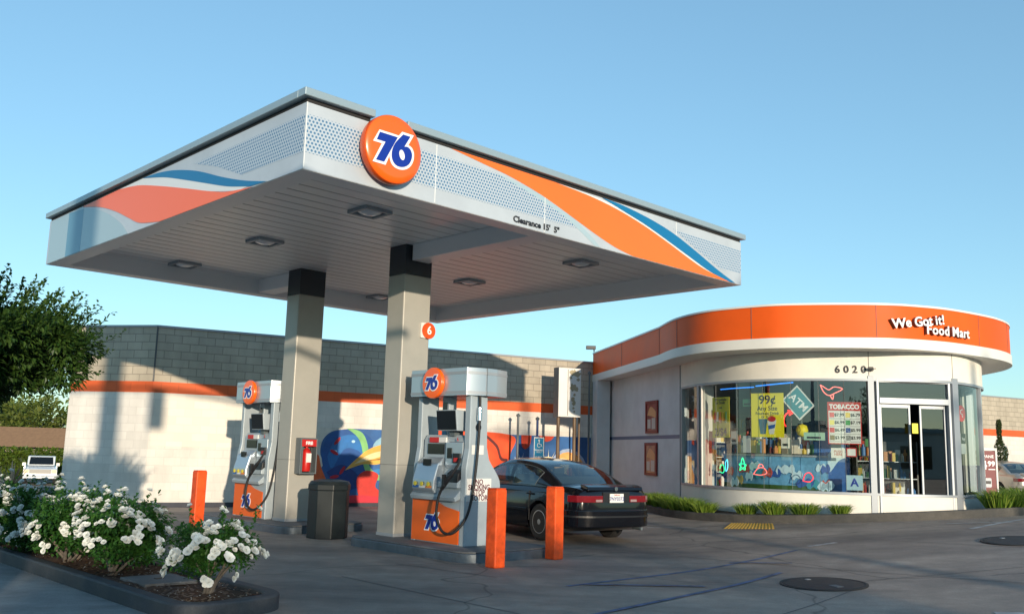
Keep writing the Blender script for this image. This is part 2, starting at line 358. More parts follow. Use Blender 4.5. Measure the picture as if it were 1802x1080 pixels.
# ------------------------------------------------------------------ ground
def ss(t): t = max(0, min(1, t)); return t*t*(3-2*t)
def G(x, y):
    z = .60*ss((x+.3*(y-17)-.8)/10.5) if y > -20 else 0
    z -= .33*ss((y-22)/12)*ss((x-6)/6)
    z -= 1.35*ss((y-26)/32)*ss((-x-12)/8)
    return z
def frange(*seg):
    out = []
    for a, b, n in seg: out += [a+(b-a)*i/n for i in range(n)]
    return out+[seg[-1][1]]
xs = frange((-900, -60, 8), (-60, -14, 24), (-14, 14, 84), (14, 60, 24), (60, 900, 8)); ys = frange((-900, -40, 8), (-40, 4, 14), (4, 32, 84), (32, 90, 30), (90, 1500, 10))
g = MB().grid([[(x, y, G(x, y)) for x in xs] for y in ys]).obj('ground', M['asphalt'], smooth=60); tag(g, kind='structure')
def ground_strip(name, a, b, w, material, n=16, lift=.004):
    a = Vector(a); b = Vector(b); d = (b-a); t = d.normalized(); s = Vector((-t.y, t.x))*w/2; rows = []
    for i in range(n+1):
        p = a+d*i/n; rows.append([((p+s).x, (p+s).y, G(*(p+s))+lift), ((p-s).x, (p-s).y, G(*(p-s))+lift)])
    o = MB().grid(rows).obj(name, material); return tag(o, kind='structure')
def wl0(x, y): c_, s_ = cos(.7697), sin(.7697); return (-2.4372+c_*x-s_*y, 10.0938+s_*x+c_*y)
P_ = [[(*wl0(x, y), G(*wl0(x, y))+.0015) for x in (-60, -20, -8, -4, -1.52)] for y in (-60, -20, -8, -4, 0, 4, 8, 12, 20)]
tag(MB().grid(P_).obj('street', stain_mat('street_concrete', (.30, .31, .31), (.20, .20, .20), .75, .6, 3, 70)), kind='structure')
for i, (a, b) in enumerate([((.75, 11.3), (4.65, 15.0)), ((.75, 9.2), (3.75, 12.8)), ((.95, 11.45), (2.45, 11.55)), ((3.3, 13.85), (4.15, 13.6)), ((.4, 12.1), (-.6, 9.3))][:4]):
    ground_strip('blue_road_marking', a, b, .07, M['blue_line'], lift=.004+.004*i)
for a, b, w in [((4.95, 15.35), (5.5, 15.6), .1), ((8.1, 16.3), (10.6, 18.2), .1), ((8.1, 17.2), (10.3, 16.9), .08), ((5.05, 9.75), (5.7, 9.55), .14), ((2.9, 19.2), (4.0, 18.6), .07), ((9.5, 19.4), (12.5, 19.0), .08)]:
    ground_strip('white_road_marking', a, b, w, M['white_line'], lift=.006)
for a, b in [((-.2, 6.0), (4.4, 11.6)), ((1.4, 8.0), (-2.0, 11.6)), ((4.6, 12.0), (9.5, 12.9)), ((-6.0, 7.2), (-1.4, 6.7)), ((2.1, 15.3), (6.4, 11.2)), ((-1.5, 13), (-.1, 11.9)), ((5.2, 16.8), (8.9, 12.6))]:
    ground_strip('paving_joint', a, b, .018, M['dirtline'], lift=.003)
for (x, y, r, dx, lab) in [(3.98, 11.78, .53, 1, 'round black cast iron cover in the paving at the front'), (8.0, 14.6, .55, 1, 'black round manhole cover at the right edge of the paving')]:
    z = G(x, y); e = .01; gx = (G(x+.5, y)-G(x-.5, y)); gy = (G(x, y+.5)-G(x, y-.5))
    t = thing('manhole_cover', lab, 'manhole cover', (x, y, z+.004), group='manhole covers set in the paving')
    t.rotation_euler = Vector((-gx, -gy, 1)).to_track_quat('Z', 'Y').to_euler()
    mb = MB().lathe([(r, 0), (r, .012), (r-.03, .012), (r-.035, .006), (r-.05, .006), (r-.055, .012), (0.001, .012)], 48); mb.obj('cover_plate', M['manhole'], t, smooth=30)
    MB().box(.17, -.05, .0125, .34, .05, .017).obj('tag_plate', M['island'], t)
    MB().box(-.36, -.03, .0125, -.30, .03, .017).obj('lifting_slot', M['alu'], t)

# ------------------------------------------------------------------ canopy frame
YAW = .7697; C0 = Vector((-2.4372, 10.0938)); AX = Vector((cos(YAW), sin(YAW))); BX = Vector((-AX.y, AX.x))
CL, CW, ZB, ZT, ZD = 9.25, 8.73, 4.70, 5.50, 5.01
def wl(x, y, z=0.): p = C0+AX*x+BX*y; return (p.x, p.y, z)
can = thing('petrol_canopy', 'large flat silver fuel station canopy with orange and blue swooshes over the pumps', 'canopy', (C0.x, C0.y, 0), YAW)
fb = MB(); th = .05; LW = .30
fb.box(0, 0, ZB, CL, th, ZT); fb.box(0, CW-th, ZB, CL, CW, ZT); fb.box(0, th, ZB, th, CW-th, ZT); fb.box(CL-th, th, ZB, CL, CW-th, ZT)
fb.obj('fascia', M['silver'], can)
lb = MB()
z0 = ZB-.004; lb.box(.01, .01, z0, CL-.01, LW, z0+.03); lb.box(.01, CW-LW, z0, CL-.01, CW-.01, z0+.03); lb.box(.01, LW, z0, LW, CW-LW, z0+.03); lb.box(CL-LW, LW, z0, CL-.01, CW-LW, z0+.03)
lb.box(LW-.02, LW-.02, z0+.03, CL-LW+.02, LW, ZD+.02); lb.box(LW-.02, CW-LW, z0+.03, CL-LW+.02, CW-LW+.02, ZD+.02)
lb.box(LW-.02, LW, z0+.03, LW, CW-LW, ZD+.02); lb.box(CL-LW, LW, z0+.03, CL-LW+.02, CW-LW, ZD+.02)
lb.obj('soffit_lip', M['lip'], can)
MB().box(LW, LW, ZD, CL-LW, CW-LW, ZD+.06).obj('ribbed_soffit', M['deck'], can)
MB().box(.06, .06, ZD+.3, CL-.06, CW-.06, ZD+.36).obj('roof_deck', M['silver'], can)
for a_, b_ in ((LW, 3.20), (7.08, CW-LW)): MB().box(4.10, a_, ZB+.03, 4.46, b_, ZD).obj('spine_beam', M['lip'], can, bevel=.01)
# top trim with a gap where the disc stands
tb = MB(); o_ = .07
tb.box(-o_, -o_, ZT+.055, .92, .10, ZT+.15); tb.box(1.42, -o_, ZT+.055, CL+o_, .10, ZT+.15)
tb.box(-o_, .10, ZT+.055, .10, CW+o_, ZT+.15); tb.box(.10, CW-.10, ZT+.055, CL+o_, CW+o_, ZT+.15); tb.box(CL-.10, .10, ZT+.055, CL+o_, CW-.10, ZT+.15)
tb.obj('edge_trim', M['trim'], can, bevel=.008)
gb_ = MB(); gb_.box(.012, .012, ZT, .9, .06, ZT+.055); gb_.box(1.44, .012, ZT, CL-.012, .06, ZT+.055); gb_.box(.012, .06, ZT, .06, CW-.012, ZT+.055)
gb_.box(CL-.06, .06, ZT, CL-.012, CW-.012, ZT+.055); gb_.box(.06, CW-.06, ZT, CL-.06, CW-.012, ZT+.055); gb_.obj('shadow_gap', M['darkgap'], can)
for x in (1.95, 4.0, 7.23): MB().box(x-.006, -.0045, ZB+.01, x+.006, 0, ZT-.01).obj('panel_seam', M['white_vinyl'], can)
MB().box(-.004, -.012, ZB+.01, .008, -.0005, ZT).obj('corner_trim', M['white_vinyl'], can)
# graphics, front side (x, z)
fr_or = catmull([(2.19, 5.50), (2.8, 5.43), (3.3, 5.37), (3.9, 5.25), (4.5, 5.08), (5.1, 4.90), (5.6, 4.77), (6.05, 4.702)], 6) + catmull([(9.0, 4.702), (8.66, 4.73), (8.02, 4.82), (7.5, 4.95), (7.0, 5.09), (6.37, 5.25), (5.7, 5.38), (5.0, 5.46), (4.2, 5.50)], 6)
flat('white_sweep', catmull([(4.3, 5.498), (5.2, 5.47), (5.8, 5.42), (6.4, 5.33), (7.1, 5.17), (7.8, 4.97), (8.4, 4.83), (9.1, 4.703)], 6)+catmull([(8.66, 4.703), (8.02, 4.78), (7.4, 4.92), (6.37, 5.19), (5.45, 5.36), (4.59, 5.46)], 6), M['white_vinyl'], can, -.003)
flat('orange_swoosh', fr_or, M['orange_vinyl'], can, -.006)
flat('blue_swoosh', catmull([(5.27, 5.497), (5.8, 5.48), (6.56, 5.39), (7.17, 5.27), (7.81, 5.08), (8.48, 4.86), (9.05, 4.703)], 6)+catmull([(8.85, 4.703), (8.25, 4.79), (7.59, 4.96), (6.96, 5.13), (6.37, 5.28), (5.81, 5.39)], 6), M['blue_vinyl'], can, -.0085)
flat('pale_arc', catmull([(3.0, 5.36), (3.8, 5.27), (4.5, 5.08), (5.0, 4.86), (5.25, 4.703)], 6)+catmull([(5.12, 4.703), (4.8, 4.86), (4.35, 5.05), (3.7, 5.22)], 6), M['pale_vinyl'], can, -.003)
dm = mat('dotted_film', (.50, .55, .60), .4, .1); n = dm.node_tree; b = n.nodes['Principled BSDF']
def MN(op, a, b_=None, c_=None):
    x = n.nodes.new('ShaderNodeMath'); x.operation = op
    for i, q in enumerate((a, b_, c_)):
        if q is None: continue
        if isinstance(q, (int, float)): x.inputs[i].default_value = q
        else: n.links.new(q, x.inputs[i])
    return x.outputs[0]
tc = n.nodes.new('ShaderNodeTexCoord'); sx = n.nodes.new('ShaderNodeSeparateXYZ'); n.links.new(tc.outputs['Object'], sx.inputs[0])
PD = .050; ds = []
for o_ in (0, .5):
    u = MN('SUBTRACT', MN('FRACT', MN('MULTIPLY_ADD', sx.outputs[0], 1/PD, o_+100)), .5); v = MN('SUBTRACT', MN('FRACT', MN('MULTIPLY_ADD', sx.outputs[2], 1/(PD*1.732), o_)), .5)
    ds.append(MN('ADD', MN('POWER', MN('MULTIPLY', u, PD), 2), MN('POWER', MN('MULTIPLY', v, PD*1.732), 2)))
lt = MN('LESS_THAN', MN('MINIMUM', ds[0], ds[1]), .0150**2)
mc = n.nodes.new('ShaderNodeMix'); mc.data_type = 'RGBA'; mc.inputs[6].default_value = (.48, .54, .60, 1); mc.inputs[7].default_value = (.07, .19, .34, 1)
n.links.new(lt, mc.inputs[0]); n.links.new(mc.outputs[2], b.inputs['Base Color']); M['dots'] = dm
flat('dotted_film', [(.02, 4.90), (.02, 5.36), (3.05, 5.36), (3.5, 5.30), (4.0, 5.18), (4.4, 5.05), (4.7, 4.90)], M['dots'], can, -.0022)
flat('dotted_film', [(7.13, 5.36), (9.24, 5.34), (9.24, 4.91), (8.57, 4.90), (7.81, 5.13)], M['dots'], can, -.0022)
flat('dotted_film', [(-.02, 5.36), (-2.85, 5.36), (-2.15, 5.17), (-1.46, 4.92), (-.02, 4.90)], M['dots'], can, -.0022, loc=(0, 0, 0), rz=-pi/2)
text("Clearance 15'  5\"", .122, M['blacktext'], can, (3.84, -.007, 4.782), bold=.004, sx=1.12)
# graphics, left side: shape x = -y
LR = dict(loc=(0, 0, 0), rz=-pi/2)
ng = lambda P: [(-a, b) for a, b in P]
flat('pale_field', ng([(7.04, 4.703), (8.65, 4.703), (8.65, 5.49), (7.04, 5.49)]), M['pale_vinyl'], can, -.003, **LR)
flat('steel_arc', ng(catmull([(7.74, 5.49), (6.88, 5.42), (6.05, 5.22), (5.34, 4.93), (5.0, 4.703)], 6)+[(7.7, 4.703)]), M['pale_vinyl'], can, -.0045, **LR)
flat('steel_field', ng([(7.73, 4.703), (7.02, 4.703), (7.02, 5.44), (7.73, 5.49)]), M['steel_vinyl'], can, -.006, **LR)
flat('orange_swoosh', ng(catmull([(7.1, 5.49), (6.26, 5.34), (5.57, 5.15), (5.01, 4.95), (4.56, 4.80), (3.85, 4.703)], 6)+catmull([(1.15, 4.703), (1.78, 4.76), (2.29, 4.86), (3.12, 5.06), (4.03, 5.27), (4.78, 5.42), (5.5, 5.495)], 6)), M['salmon_vinyl'], can, -.0075, **LR)
flat('white_sweep', ng(catmull([(5.5, 5.495), (4.78, 5.42), (4.03, 5.27), (3.12, 5.06), (2.29, 4.86), (1.5, 4.72)], 6)+catmull([(1.21, 4.735), (1.79, 4.83), (2.44, 5.0), (3.0, 5.15), (3.74, 5.34), (4.6, 5.495)], 6)), M['white_vinyl'], can, -.006, **LR)
flat('blue_swoosh', ng(catmull([(4.6, 5.497), (4.07, 5.47), (3.46, 5.39), (2.74, 5.23), (2.0, 5.0), (1.39, 4.83), (.80, 4.703)], 6)+catmull([(1.21, 4.72), (1.79, 4.83), (2.44, 5.0), (3.0, 5.15), (3.74, 5.34), (4.3, 5.45)], 6)), M['blue_vinyl'], can, -.009, **LR)
# columns
for y0 in (3.25, 6.60):
    x0, x1, y1 = 4.00, 4.58, y0+.46
    c = MB().box(x0, y0, .14, x1, y1, 4.50).obj('column', M['column'], can, bevel=.02)
    MB().box(x0+.004, y0+.004, 4.50, x1-.004, y1-.004, ZD).obj('column_cap', M['column_cap'], c)
    MB().box(x0-.006, y0-.006, .15, x1+.006, y1+.006, .20).obj('base_trim', M['alu'], c, bevel=.004)
    MB().box(x0-.0025, y0-.0025, 1.30, x1+.0025, y1+.0025, 1.306).obj('seam', M['dirtline'], c)

# "76" drawn in a disc of radius 1
def N(p): return [((x-381)/450, (806-y)/450) for x, y in p]
OUT = [(60,787),(148,620),(448,620),(497,556),(685,556),(603,706)]+catmull([(603,706),(655,722),(692,770),(702,830),(692,900),(655,970),(600,1020),(535,1048),(470,1056),(405,1045),(355,1010),(328,960),(318,915)],4)[1:]+[(265,1048),(68,1048),(193,787)]
SEV = [(112,755),(155,648),(432,648),(240,1015),(115,1015),(245,755)]
SIX = [(512,588),(630,588),(541,742)]+catmull([(541,742),(590,733),(635,755),(662,795),(669,840),(655,900),(615,965),(550,1007),(480,1022),(420,1012),(375,975),(352,920),(350,860),(365,795),(400,725),(440,672),(512,588)],4)[1:-1]
ELL = [(507+40*cos(t)-16*sin(t), 861-64*sin(t)-12*cos(t)*.6) for t in [2*pi*i/20 for i in range(20)]]
def numerals(parent, r, x, z, y, rz=0., loc=(0, 0, 0), white=True, sc=1.):
    T = lambda P: [(x+a*r*sc, z+b*r*sc) for a, b in P]
    if white: flat('numeral_outline', T(N(OUT)), M['num_white'], parent, y, .004, loc, rz)
    flat('numeral_seven', T(N(SEV)), M['num_blue'], parent, y-.003, .003, loc, rz)
    flat('numeral_six', T(N(SIX)), M['num_blue'], parent, y-.003, .003, loc, rz)
    flat('numeral_counter', T(N(ELL)), M['num_white'], parent, y-.006, .003, loc, rz)
t = thing('round_sign', 'big orange disc sign reading 76 on the front edge of the canopy', 'sign', wl(1.14, -.003, 5.18), YAW)
MB().lathe([(.36, 0), (.36, .06)], 48, 'y').obj('mounting_ring', M['disc_rim'], t, smooth=30)
MB().lathe([(.425, .06), (.431, .08), (.431, .15), (.424, .165)], 64, 'y').obj('rim', M['disc_rim'], t, smooth=30)
MB().lathe([(.422, .165), (.412, .178), (.33, .188), (.001, .193)], 64, 'y').obj('disc_face', M['disc'], t, smooth=50)
numerals(t, .47, -.02, .0, -.197, sc=.93)
# lamps under the canopy
labs = {(0, 0): 'recessed canopy lamp nearest the orange disc sign', (0, 1): 'canopy lamp at the middle of the left row', (0, 2): 'canopy lamp at the far left end of the soffit',
        (1, 0): 'canopy lamp to the right of the right column near the clearance text', (1, 1): 'canopy lamp behind the right column, middle of its row', (1, 2): 'canopy lamp farthest back between the two columns'}
for i, x in enumerate((2.3, 6.98)):
    for j, y in enumerate((1.93, 4.98, 8.06)):
        t = thing('canopy_lamp', labs[i, j], 'lamp', wl(x, y, ZD), YAW, 'lamps set in the canopy soffit')
        s = .24
        fr_ = MB(); fr_.box(-s, -s, -.055, s, -s+.05, -.001); fr_.box(-s, s-.05, -.055, s, s, -.001); fr_.box(-s, -s+.05, -.055, -s+.05, s-.05, -.001); fr_.box(s-.05, -s+.05, -.055, s, s-.05, -.001)
        fr_.obj('lamp_frame', M['alu'], t, bevel=.01)
        MB().lathe([(.001, -.075), (.08, -.07), (.15, -.045), (.185, -.02), (.185, -.012)], 20).obj('lens', M['lens'], t, smooth=60)

# pump number sign on the right column
t = thing('pump_number_sign', 'small round orange sign with a white 6 on the right column', 'sign', wl(4.50, 3.245, 3.57), YAW)
MB().prism(ring([(-.13, -.13), (.06, -.13), (.06, .13), (-.13, .13)], .02), -.03, 0, 'y').obj('back_plate', M['white'], t)
MB().lathe([(.14, .03), (.14, .05)], 32, 'y', (.03, 0, 0)).obj('disc', M['paint_orange'], t)
text('6', .2, M['num_white'], t, (.03, -.056, 0), bold=.004)
# extinguisher cabinet on the left column
t = thing('fire_extinguisher_cabinet', 'dark cabinet with a red fire extinguisher behind glass on the left column', 'fire extinguisher', wl(4.31, 6.595, 1.38), YAW)
c_ = MB(); c_.box(-.185, -.19, -.34, -.16, 0, .34); c_.box(.16, -.19, -.34, .185, 0, .34); c_.box(-.16, -.19, .31, .16, 0, .34); c_.box(-.16, -.19, -.34, .16, 0, -.31); c_.box(-.16, -.03, -.31, .16, -.002, .31)
c_.obj('cabinet', M['pump_dark'], t, bevel=.006)
e_ = MB().lathe([(.001, -.29), (.08, -.29), (.088, -.27), (.088, .06), (.06, .12), (.025, .15), (.025, .18)], 20, c=(0, -.10, 0)).obj('extinguisher', M['red'], t, smooth=40)
MB().tube([(0, -.10, .18), (.03, -.11, .22), (.08, -.11, .20), (.10, -.11, .05), (.09, -.11, -.1)], .012).obj('hose', M['black'], e_)
MB().box(-.055, -.192, -.12, .055, -.186, .05).obj('extinguisher_label', M['white'], e_)
text('FIRE', .085, M['num_white'], t, (.0, -.184, .24), bold=.003)
MB().box(-.16, -.182, .18, .16, -.179, .31).obj('red_header', M['red'], t)
MB().box(-.16, -.187, -.31, -.13, -.184, .18).obj('door_edge', M['pump_dark'], t)

# islands
def island(x0, x1, y0, y1, label):
    P = ring([(x0, y0), (x1, y0), (x1, y1), (x0, y1)], .42, 8)
    t = thing('pump_island', label, 'kerb island', wl(0, 0, 0), YAW, 'raised pump islands')
    MB().prism(P, -.05, .125).obj('steel_edge', M['island_steel'], t, smooth=30, bevel=.012)
    P2 = ring([(x0+.015, y0+.015), (x1-.015, y0+.015), (x1-.015, y1-.015), (x0+.015, y1-.015)], .41, 8)
    MB().prism(P2, .125, .15).obj('concrete_top', M['island'], t, smooth=30, bevel=.01)
island(3.50, 5.35, .85, 3.95, 'low steel edged island under the right pump and column')
island(3.50, 5.35, 5.75, 9.5, 'low steel edged island under the left pump and column')

# ------------------------------------------------------------------ pumps
def pump(x, y, label):
    """local: x runs right along the customer side, -y faces the flower bed, right end faces the car lane"""
    t = thing('fuel_pump', label, 'fuel pump', wl(x, y, .15), YAW-pi/2, 'fuel pumps on the islands')
    Z = lambda z: z-.15
    # lower body
    MB().prism([(0, Z(.15)), (1.13, Z(.15)), (1.13, Z(1.02)), (0, Z(1.02))], .05, .74, 'y').obj('lower_cabinet', M['pump'], t, bevel=.015)
    MB().prism(ring([(.0, Z(.17)), (1.12, Z(.17)), (1.12, Z(.66)), (.75, Z(.72)), (.3, Z(.92)), (.0, Z(1.0))], [0, 0, 0, .1, .1, 0]), .035, .05, 'y').obj('orange_panel', M['pump_orange'], t)
    numerals(t, .29, .50, Z(.47), .030, sc=.92)
    # end panel, bottle shaped (y, z)
    bot = lambda s: [(.04, Z(.15)), (.76, Z(.15)), (.76, Z(1.05))]+[(.76-.30*ss(k/8), Z(1.05+.52*k/8)) for k in range(1, 9)]+[(.44, Z(2.40)), (.09, Z(2.40)), (.09, Z(1.60)), (.04, Z(1.30))]
    for xx in (1.13, -.02):
        MB().prism(bot(0), xx, xx+(.12 if xx > 1 else .10), 'x').obj('end_panel', M['pump'], t, bevel=.012)
    # mid cabinet
    MB().prism([(-.02, Z(1.0)), (-.02, Z(1.08)), (.12, Z(1.18)), (.12, Z(1.72)), (.17, Z(1.80)), (.52, Z(1.80)), (.66, Z(1.3)), (.66, Z(1.0))], .13, 1.13, 'x').obj('upper_cabinet', M['pump'], t, bevel=.012)
    MB().prism([(.115, Z(1.28)), (.09, Z(1.34)), (.09, Z(1.68)), (.115, Z(1.70))], .70, 1.10, 'x').obj('payment_panel', M['pump_steel'], t, bevel=.006)
    MB().box(.75, .078, Z(1.44), .85, .088, Z(1.60)).obj('card_display', M['screen'], t)
    k = MB(); k.box(.90, .060, Z(1.37), 1.06, .088, Z(1.52)); k.obj('keypad_hood', M['black'], t, bevel=.005)
    MB().box(.94, .05, Z(1.39), 1.02, .059, Z(1.45)).obj('card_slot', M['red'], t)
    MB().box(.25, .10, Z(1.50), .64, .118, Z(1.66)).obj('price_display', M['screen'], t)
    MB().box(.30, .088, Z(1.68), .52, .117, Z(1.76)).obj('sticker', M['red'], t)
    MB().box(.53, .088, Z(1.68), .70, .117, Z(1.76)).obj('sticker', M['white'], t)
    # grade console, bulging out
    P = [(.11, Z(1.46)), (-.02, Z(1.36)), (-.10, Z(1.10)), (-.11, Z(.96)), (-.06, Z(.90)), (.05, Z(.90)), (.11, Z(1.0))]
    con = MB().prism(P, .14, .66, 'x').obj('grade_console', M['pump_steel'], t, bevel=.02)
    for i, cm in enumerate((colmat('grade_blue', (.02, .12, .40)), M['white'], colmat('grade_orange', (.72, .22, .04)))):
        a = .165+i*.16
        MB().add([(a, -.115, Z(.98)), (a+.15, -.115, Z(.98)), (a+.15, -.028, Z(1.33)), (a, -.028, Z(1.33))], [(0, 1, 2, 3)]).obj('grade_label', cm, con)
        MB().lathe([(.035, 0), (.035, .012), (.001, .014)], 16, 'y', (a+.075, -.118, Z(1.04))).obj('grade_button', colmat('button_yellow', (.75, .60, .05)), con)
    MB().box(.33, -.052, Z(1.32), .50, -.02, Z(1.42)).obj('grade_screen', M['screen'], con)
    MB().prism([(.06, Z(.84)), (-.05, Z(.80)), (-.07, Z(.86)), (.06, Z(.98))], .05, 1.13, 'x').obj('console_lip', M['pump'], t, bevel=.01)
    # nozzle holster, nozzle and hose
    MB().prism([(.10, Z(1.02)), (-.02, Z(1.05)), (.0, Z(1.22)), (.10, Z(1.28))], .86, 1.12, 'x').obj('nozzle_holster', M['black'], t, bevel=.008)
    nz = MB(); nz.tube([(.90, -.13, Z(.98)), (.97, -.12, Z(1.08)), (1.06, -.08, Z(1.20))], [.03, .042, .036], 10); nz.tube([(1.06, -.08, Z(1.20)), (1.14, -.02, Z(1.36)), (1.17, .0, Z(1.45))], [.026, .02, .018], 8)
    nz.box(.94, -.17, Z(1.02), .98, -.11, Z(1.20)); nz.obj('nozzle', M['black'], t, smooth=40)
    hp = catmull([(1.31, .22, Z(2.40)), (1.33, .21, Z(2.15)), (1.34, .19, Z(1.7)), (1.33, .14, Z(1.1)), (1.30, .05, Z(.62)), (1.16, -.08, Z(.36)), (.98, -.15, Z(.36)), (.85, -.17, Z(.58)), (.85, -.15, Z(.84)), (.90, -.13, Z(.98))], 7)
    hs = MB().tube(hp, .021, 10).obj('hose', M['rubber'], t, smooth=60)
    MB().cyl((1.325, .215, Z(2.22)), (1.335, .205, Z(2.02)), .034, n=12).obj('hose_breakaway', M['chrome'], hs, smooth=40)
    # posts, monitor, head
    MB().box(.33, .30, Z(1.78), .50, .46, Z(2.40)).obj('post', M['pump'], t, bevel=.01)
    mo = MB().prism([(.02, Z(1.86)), (-.02, Z(2.18)), (.33, Z(2.16)), (.33, Z(1.86))], .56, 1.04, 'x').obj('monitor', M['pump'], t, bevel=.01)
    MB().add([(.575, .012, Z(1.875)), (1.025, .012, Z(1.875)), (1.025, -.024, Z(2.165)), (.575, -.024, Z(2.165))], [(0, 1, 2, 3)]).obj('monitor_screen', M['screen'], mo)
    MB().box(.74, .12, Z(1.78), .86, .3, Z(1.87)).obj('monitor_neck', M['pump_dark'], t)
    for q, (z, cm) in enumerate([(2.2, M['screen']), (2.0, M['red']), (1.82, colmat('sticker_blue', (.03, .22, .38)))]):
        MB().lathe([(.055, 0), (.055, .004)], 16, 'y', (.405, .298, Z(z))).obj('sticker', cm, t) if q else MB().box(.35, .294, Z(2.2), .46, .298, Z(2.32)).obj('sticker', cm, t)
    hd = ring([(-.10, -.02), (1.26, -.02), (1.38, .30), (1.38, .50), (1.26, .84), (-.10, .84)], [.02, .02, .2, .2, .02, .02], 6)
    head = MB().prism(hd, Z(2.40), Z(2.82)).obj('head', M['pump_steel'], t, smooth=35, bevel=.008)
    hd2 = ring([(-.106, -.026), (1.262, -.026), (1.386, .30), (1.386, .50), (1.262, .846), (-.106, .846)], [.02, .02, .2, .2, .02, .02], 6)
    MB().prism(hd2, Z(2.72), Z(2.765)).obj('trim_line', M['alu'], head, smooth=35); MB().prism(hd2, Z(2.42), Z(2.465)).obj('trim_line', M['alu'], head, smooth=35)
    MB().lathe([(.235, .0), (.245, .015), (.245, .05), (.235, .065), (.12, .072), (.001, .074)], 40, 'y', (.52, -.025, Z(2.60))).obj('round_badge', M['disc'], head, smooth=50)
    numerals(head, .25, .52, Z(2.60), -.105, sc=.95)
    # end panel notices
    text('6', .09, M['red'], t, (1.0, .07, Z(1.73)))
    no = MB().box(1.251, .08, Z(.86), 1.256, .66, Z(1.10)).obj('notice', M['white'], t)
    return t
def pump_notice(t):
    for c in list(t.children):
        if c.name.startswith('notice'):
            me = MB().box(1.251, .06, .66, 1.256, .56, 1.00).mesh('notice', M['white']); c.data = me
            ink = colmat('notice_ink', (.10, .015, .03))
            for i, s in enumerate(['NO', 'SMOKING', 'STOP', 'MOTOR']):
                text(s, .112, ink, c, (1.2575, .31, .945-.079*i), rz=pi/2, sx=.88, bold=.002)
    MB().box(1.251, .14, 1.36, 1.256, .38, 1.50).obj('price_sticker', M['white'], t)
    MB().add([(1.254, .26+.06*cos(k*pi/8), 1.77+.06*sin(k*pi/8)) for k in range(16)], [tuple(range(16))]).obj('round_sticker', M['blacktext'], t)
p1 = pump(3.95, 2.76, 'fuel pump beside the no smoking notice, right of the right column'); pump_notice(p1)
p2 = pump(3.88, 8.48, 'fuel pump half hidden by the left column, farther from the camera')

# bollards
bol = thing('bollard', 'square orange bollard directly in front of the right pump', 'bollard', wl(3.60, .41), YAW, 'orange painted bollards')
def bollard_parts(t):
    MB().box(-.10, -.10, 0, .10, .10, 1.05).obj('post', M['paint_orange'], t, bevel=.018)
    MB().prism([(-.09, -.09), (.09, -.09), (.09, .09), (-.09, .09)], 1.05, 1.065).obj('cap', M['paint_orange'], t, bevel=.006)
bollard_parts(bol)
for x, y, l in [(5.05, .66, 'orange bollard next to the car rear wheel'), (2.69, 7.52, 'orange bollard behind the white rose bushes')]:
    c = copy_tree(bol); c.location = wl(x, y); c['label'] = l
# bin
t = thing('trash_can', 'dark green octagonal waste bin between the two columns', 'bin', wl(3.88, 4.98), YAW)
oc = lambda r: [(r*cos(pi/8+k*pi/4), r*sin(pi/8+k*pi/4)) for k in range(8)]
MB().prism(oc(.36), 0, .82).obj('body', M['binmat'], t, bevel=.012)
MB().prism(oc(.375), .82, .92).obj('rim', M['binmat'], t, bevel=.012)
MB().lathe([(.36, .92), (.33, .97), (.18, 1.0), (.16, .99), (.001, .96)], 24).obj('domed_lid', M['binmat'], t, smooth=40)
MB().box(.30, -.05, .52, .40, .05, .60).obj('handle', M['black'], t, bevel=.01)
# ------------------------------------------------------------------ long block building behind
K = (-8.744, 22.458); WA = atan2(28.604-22.458, 2.428+8.744); HW = 4.42
def wallsec(root, x0, x1, d=.2):
    MB().box(x0, 0, -.6, x1, d, .12).obj('wall_base', M['wallbase'], root)
    MB().box(x0, .006, .12, x1, d, 2.76).obj('painted_wall', M['wallwhite'], root)
    MB().box(x0, .0, 2.76, x1, d, 3.03).obj('painted_stripe', M['stripe'], root)
    MB().box(x0, .004, 3.03, x1, d, HW-.05).obj('block_wall', M['block'], root)
    MB().box(x0, -.03, HW-.05, x1, d+.04, HW).obj('parapet_flashing', M['alu'], root)
bld = thing('block_building', 'long low building of tan concrete block with a painted orange stripe and murals', 'building', (*K, 0), WA)
wallsec(bld, 0, 48)
LA = atan2(-.4, 1.87)
ang = LA-WA
def child_sec(x0, x1, ang):
    for nm, a, z0_, z1_, mt, y in [('wall_base', 0, -.6, .12, M['wallbase'], 0), ('painted_wall', 0, .12, 2.76, M['wallwhite'], .006), ('painted_stripe', 0, 2.76, 3.03, M['stripe'], 0), ('block_wall', 0, 3.03, HW-.05, M['block'], .004), ('parapet_flashing', 0, HW-.05, HW, M['alu'], -.03)]:
        MB().box(x0, y, z0_, x1, .2, z1_).obj(nm, mt, bld, (0, 0, 0), ang)
child_sec(-2.3, -.004, ang)
def kw(x, y): dx, dy = x-K[0], y-K[1]; return (dx*cos(WA)+dy*sin(WA), -dx*sin(WA)+dy*cos(WA))
rb = MB(); rb.prism([(.1, .21), (47.8, .21), (47.8, 14), kw(-9.5, 42), kw(-10.95, 23.2)], -.5, HW-.25); rb.obj('roof_and_core', M['stucco'], bld)
MB().box(.06, -.004, 1.46, 2.05, .005, 2.755).obj('repainted_patch', M['wallpatch'], bld)
MB().box(2.055, -.002, 1.5, 4.0, .005, 2.755).obj('repainted_patch', M['wallpatch'], bld)
MB().box(-.02, -.012, 3.03, .02, .0, HW-.05).obj('corner_joint', M['dirtline'], bld)
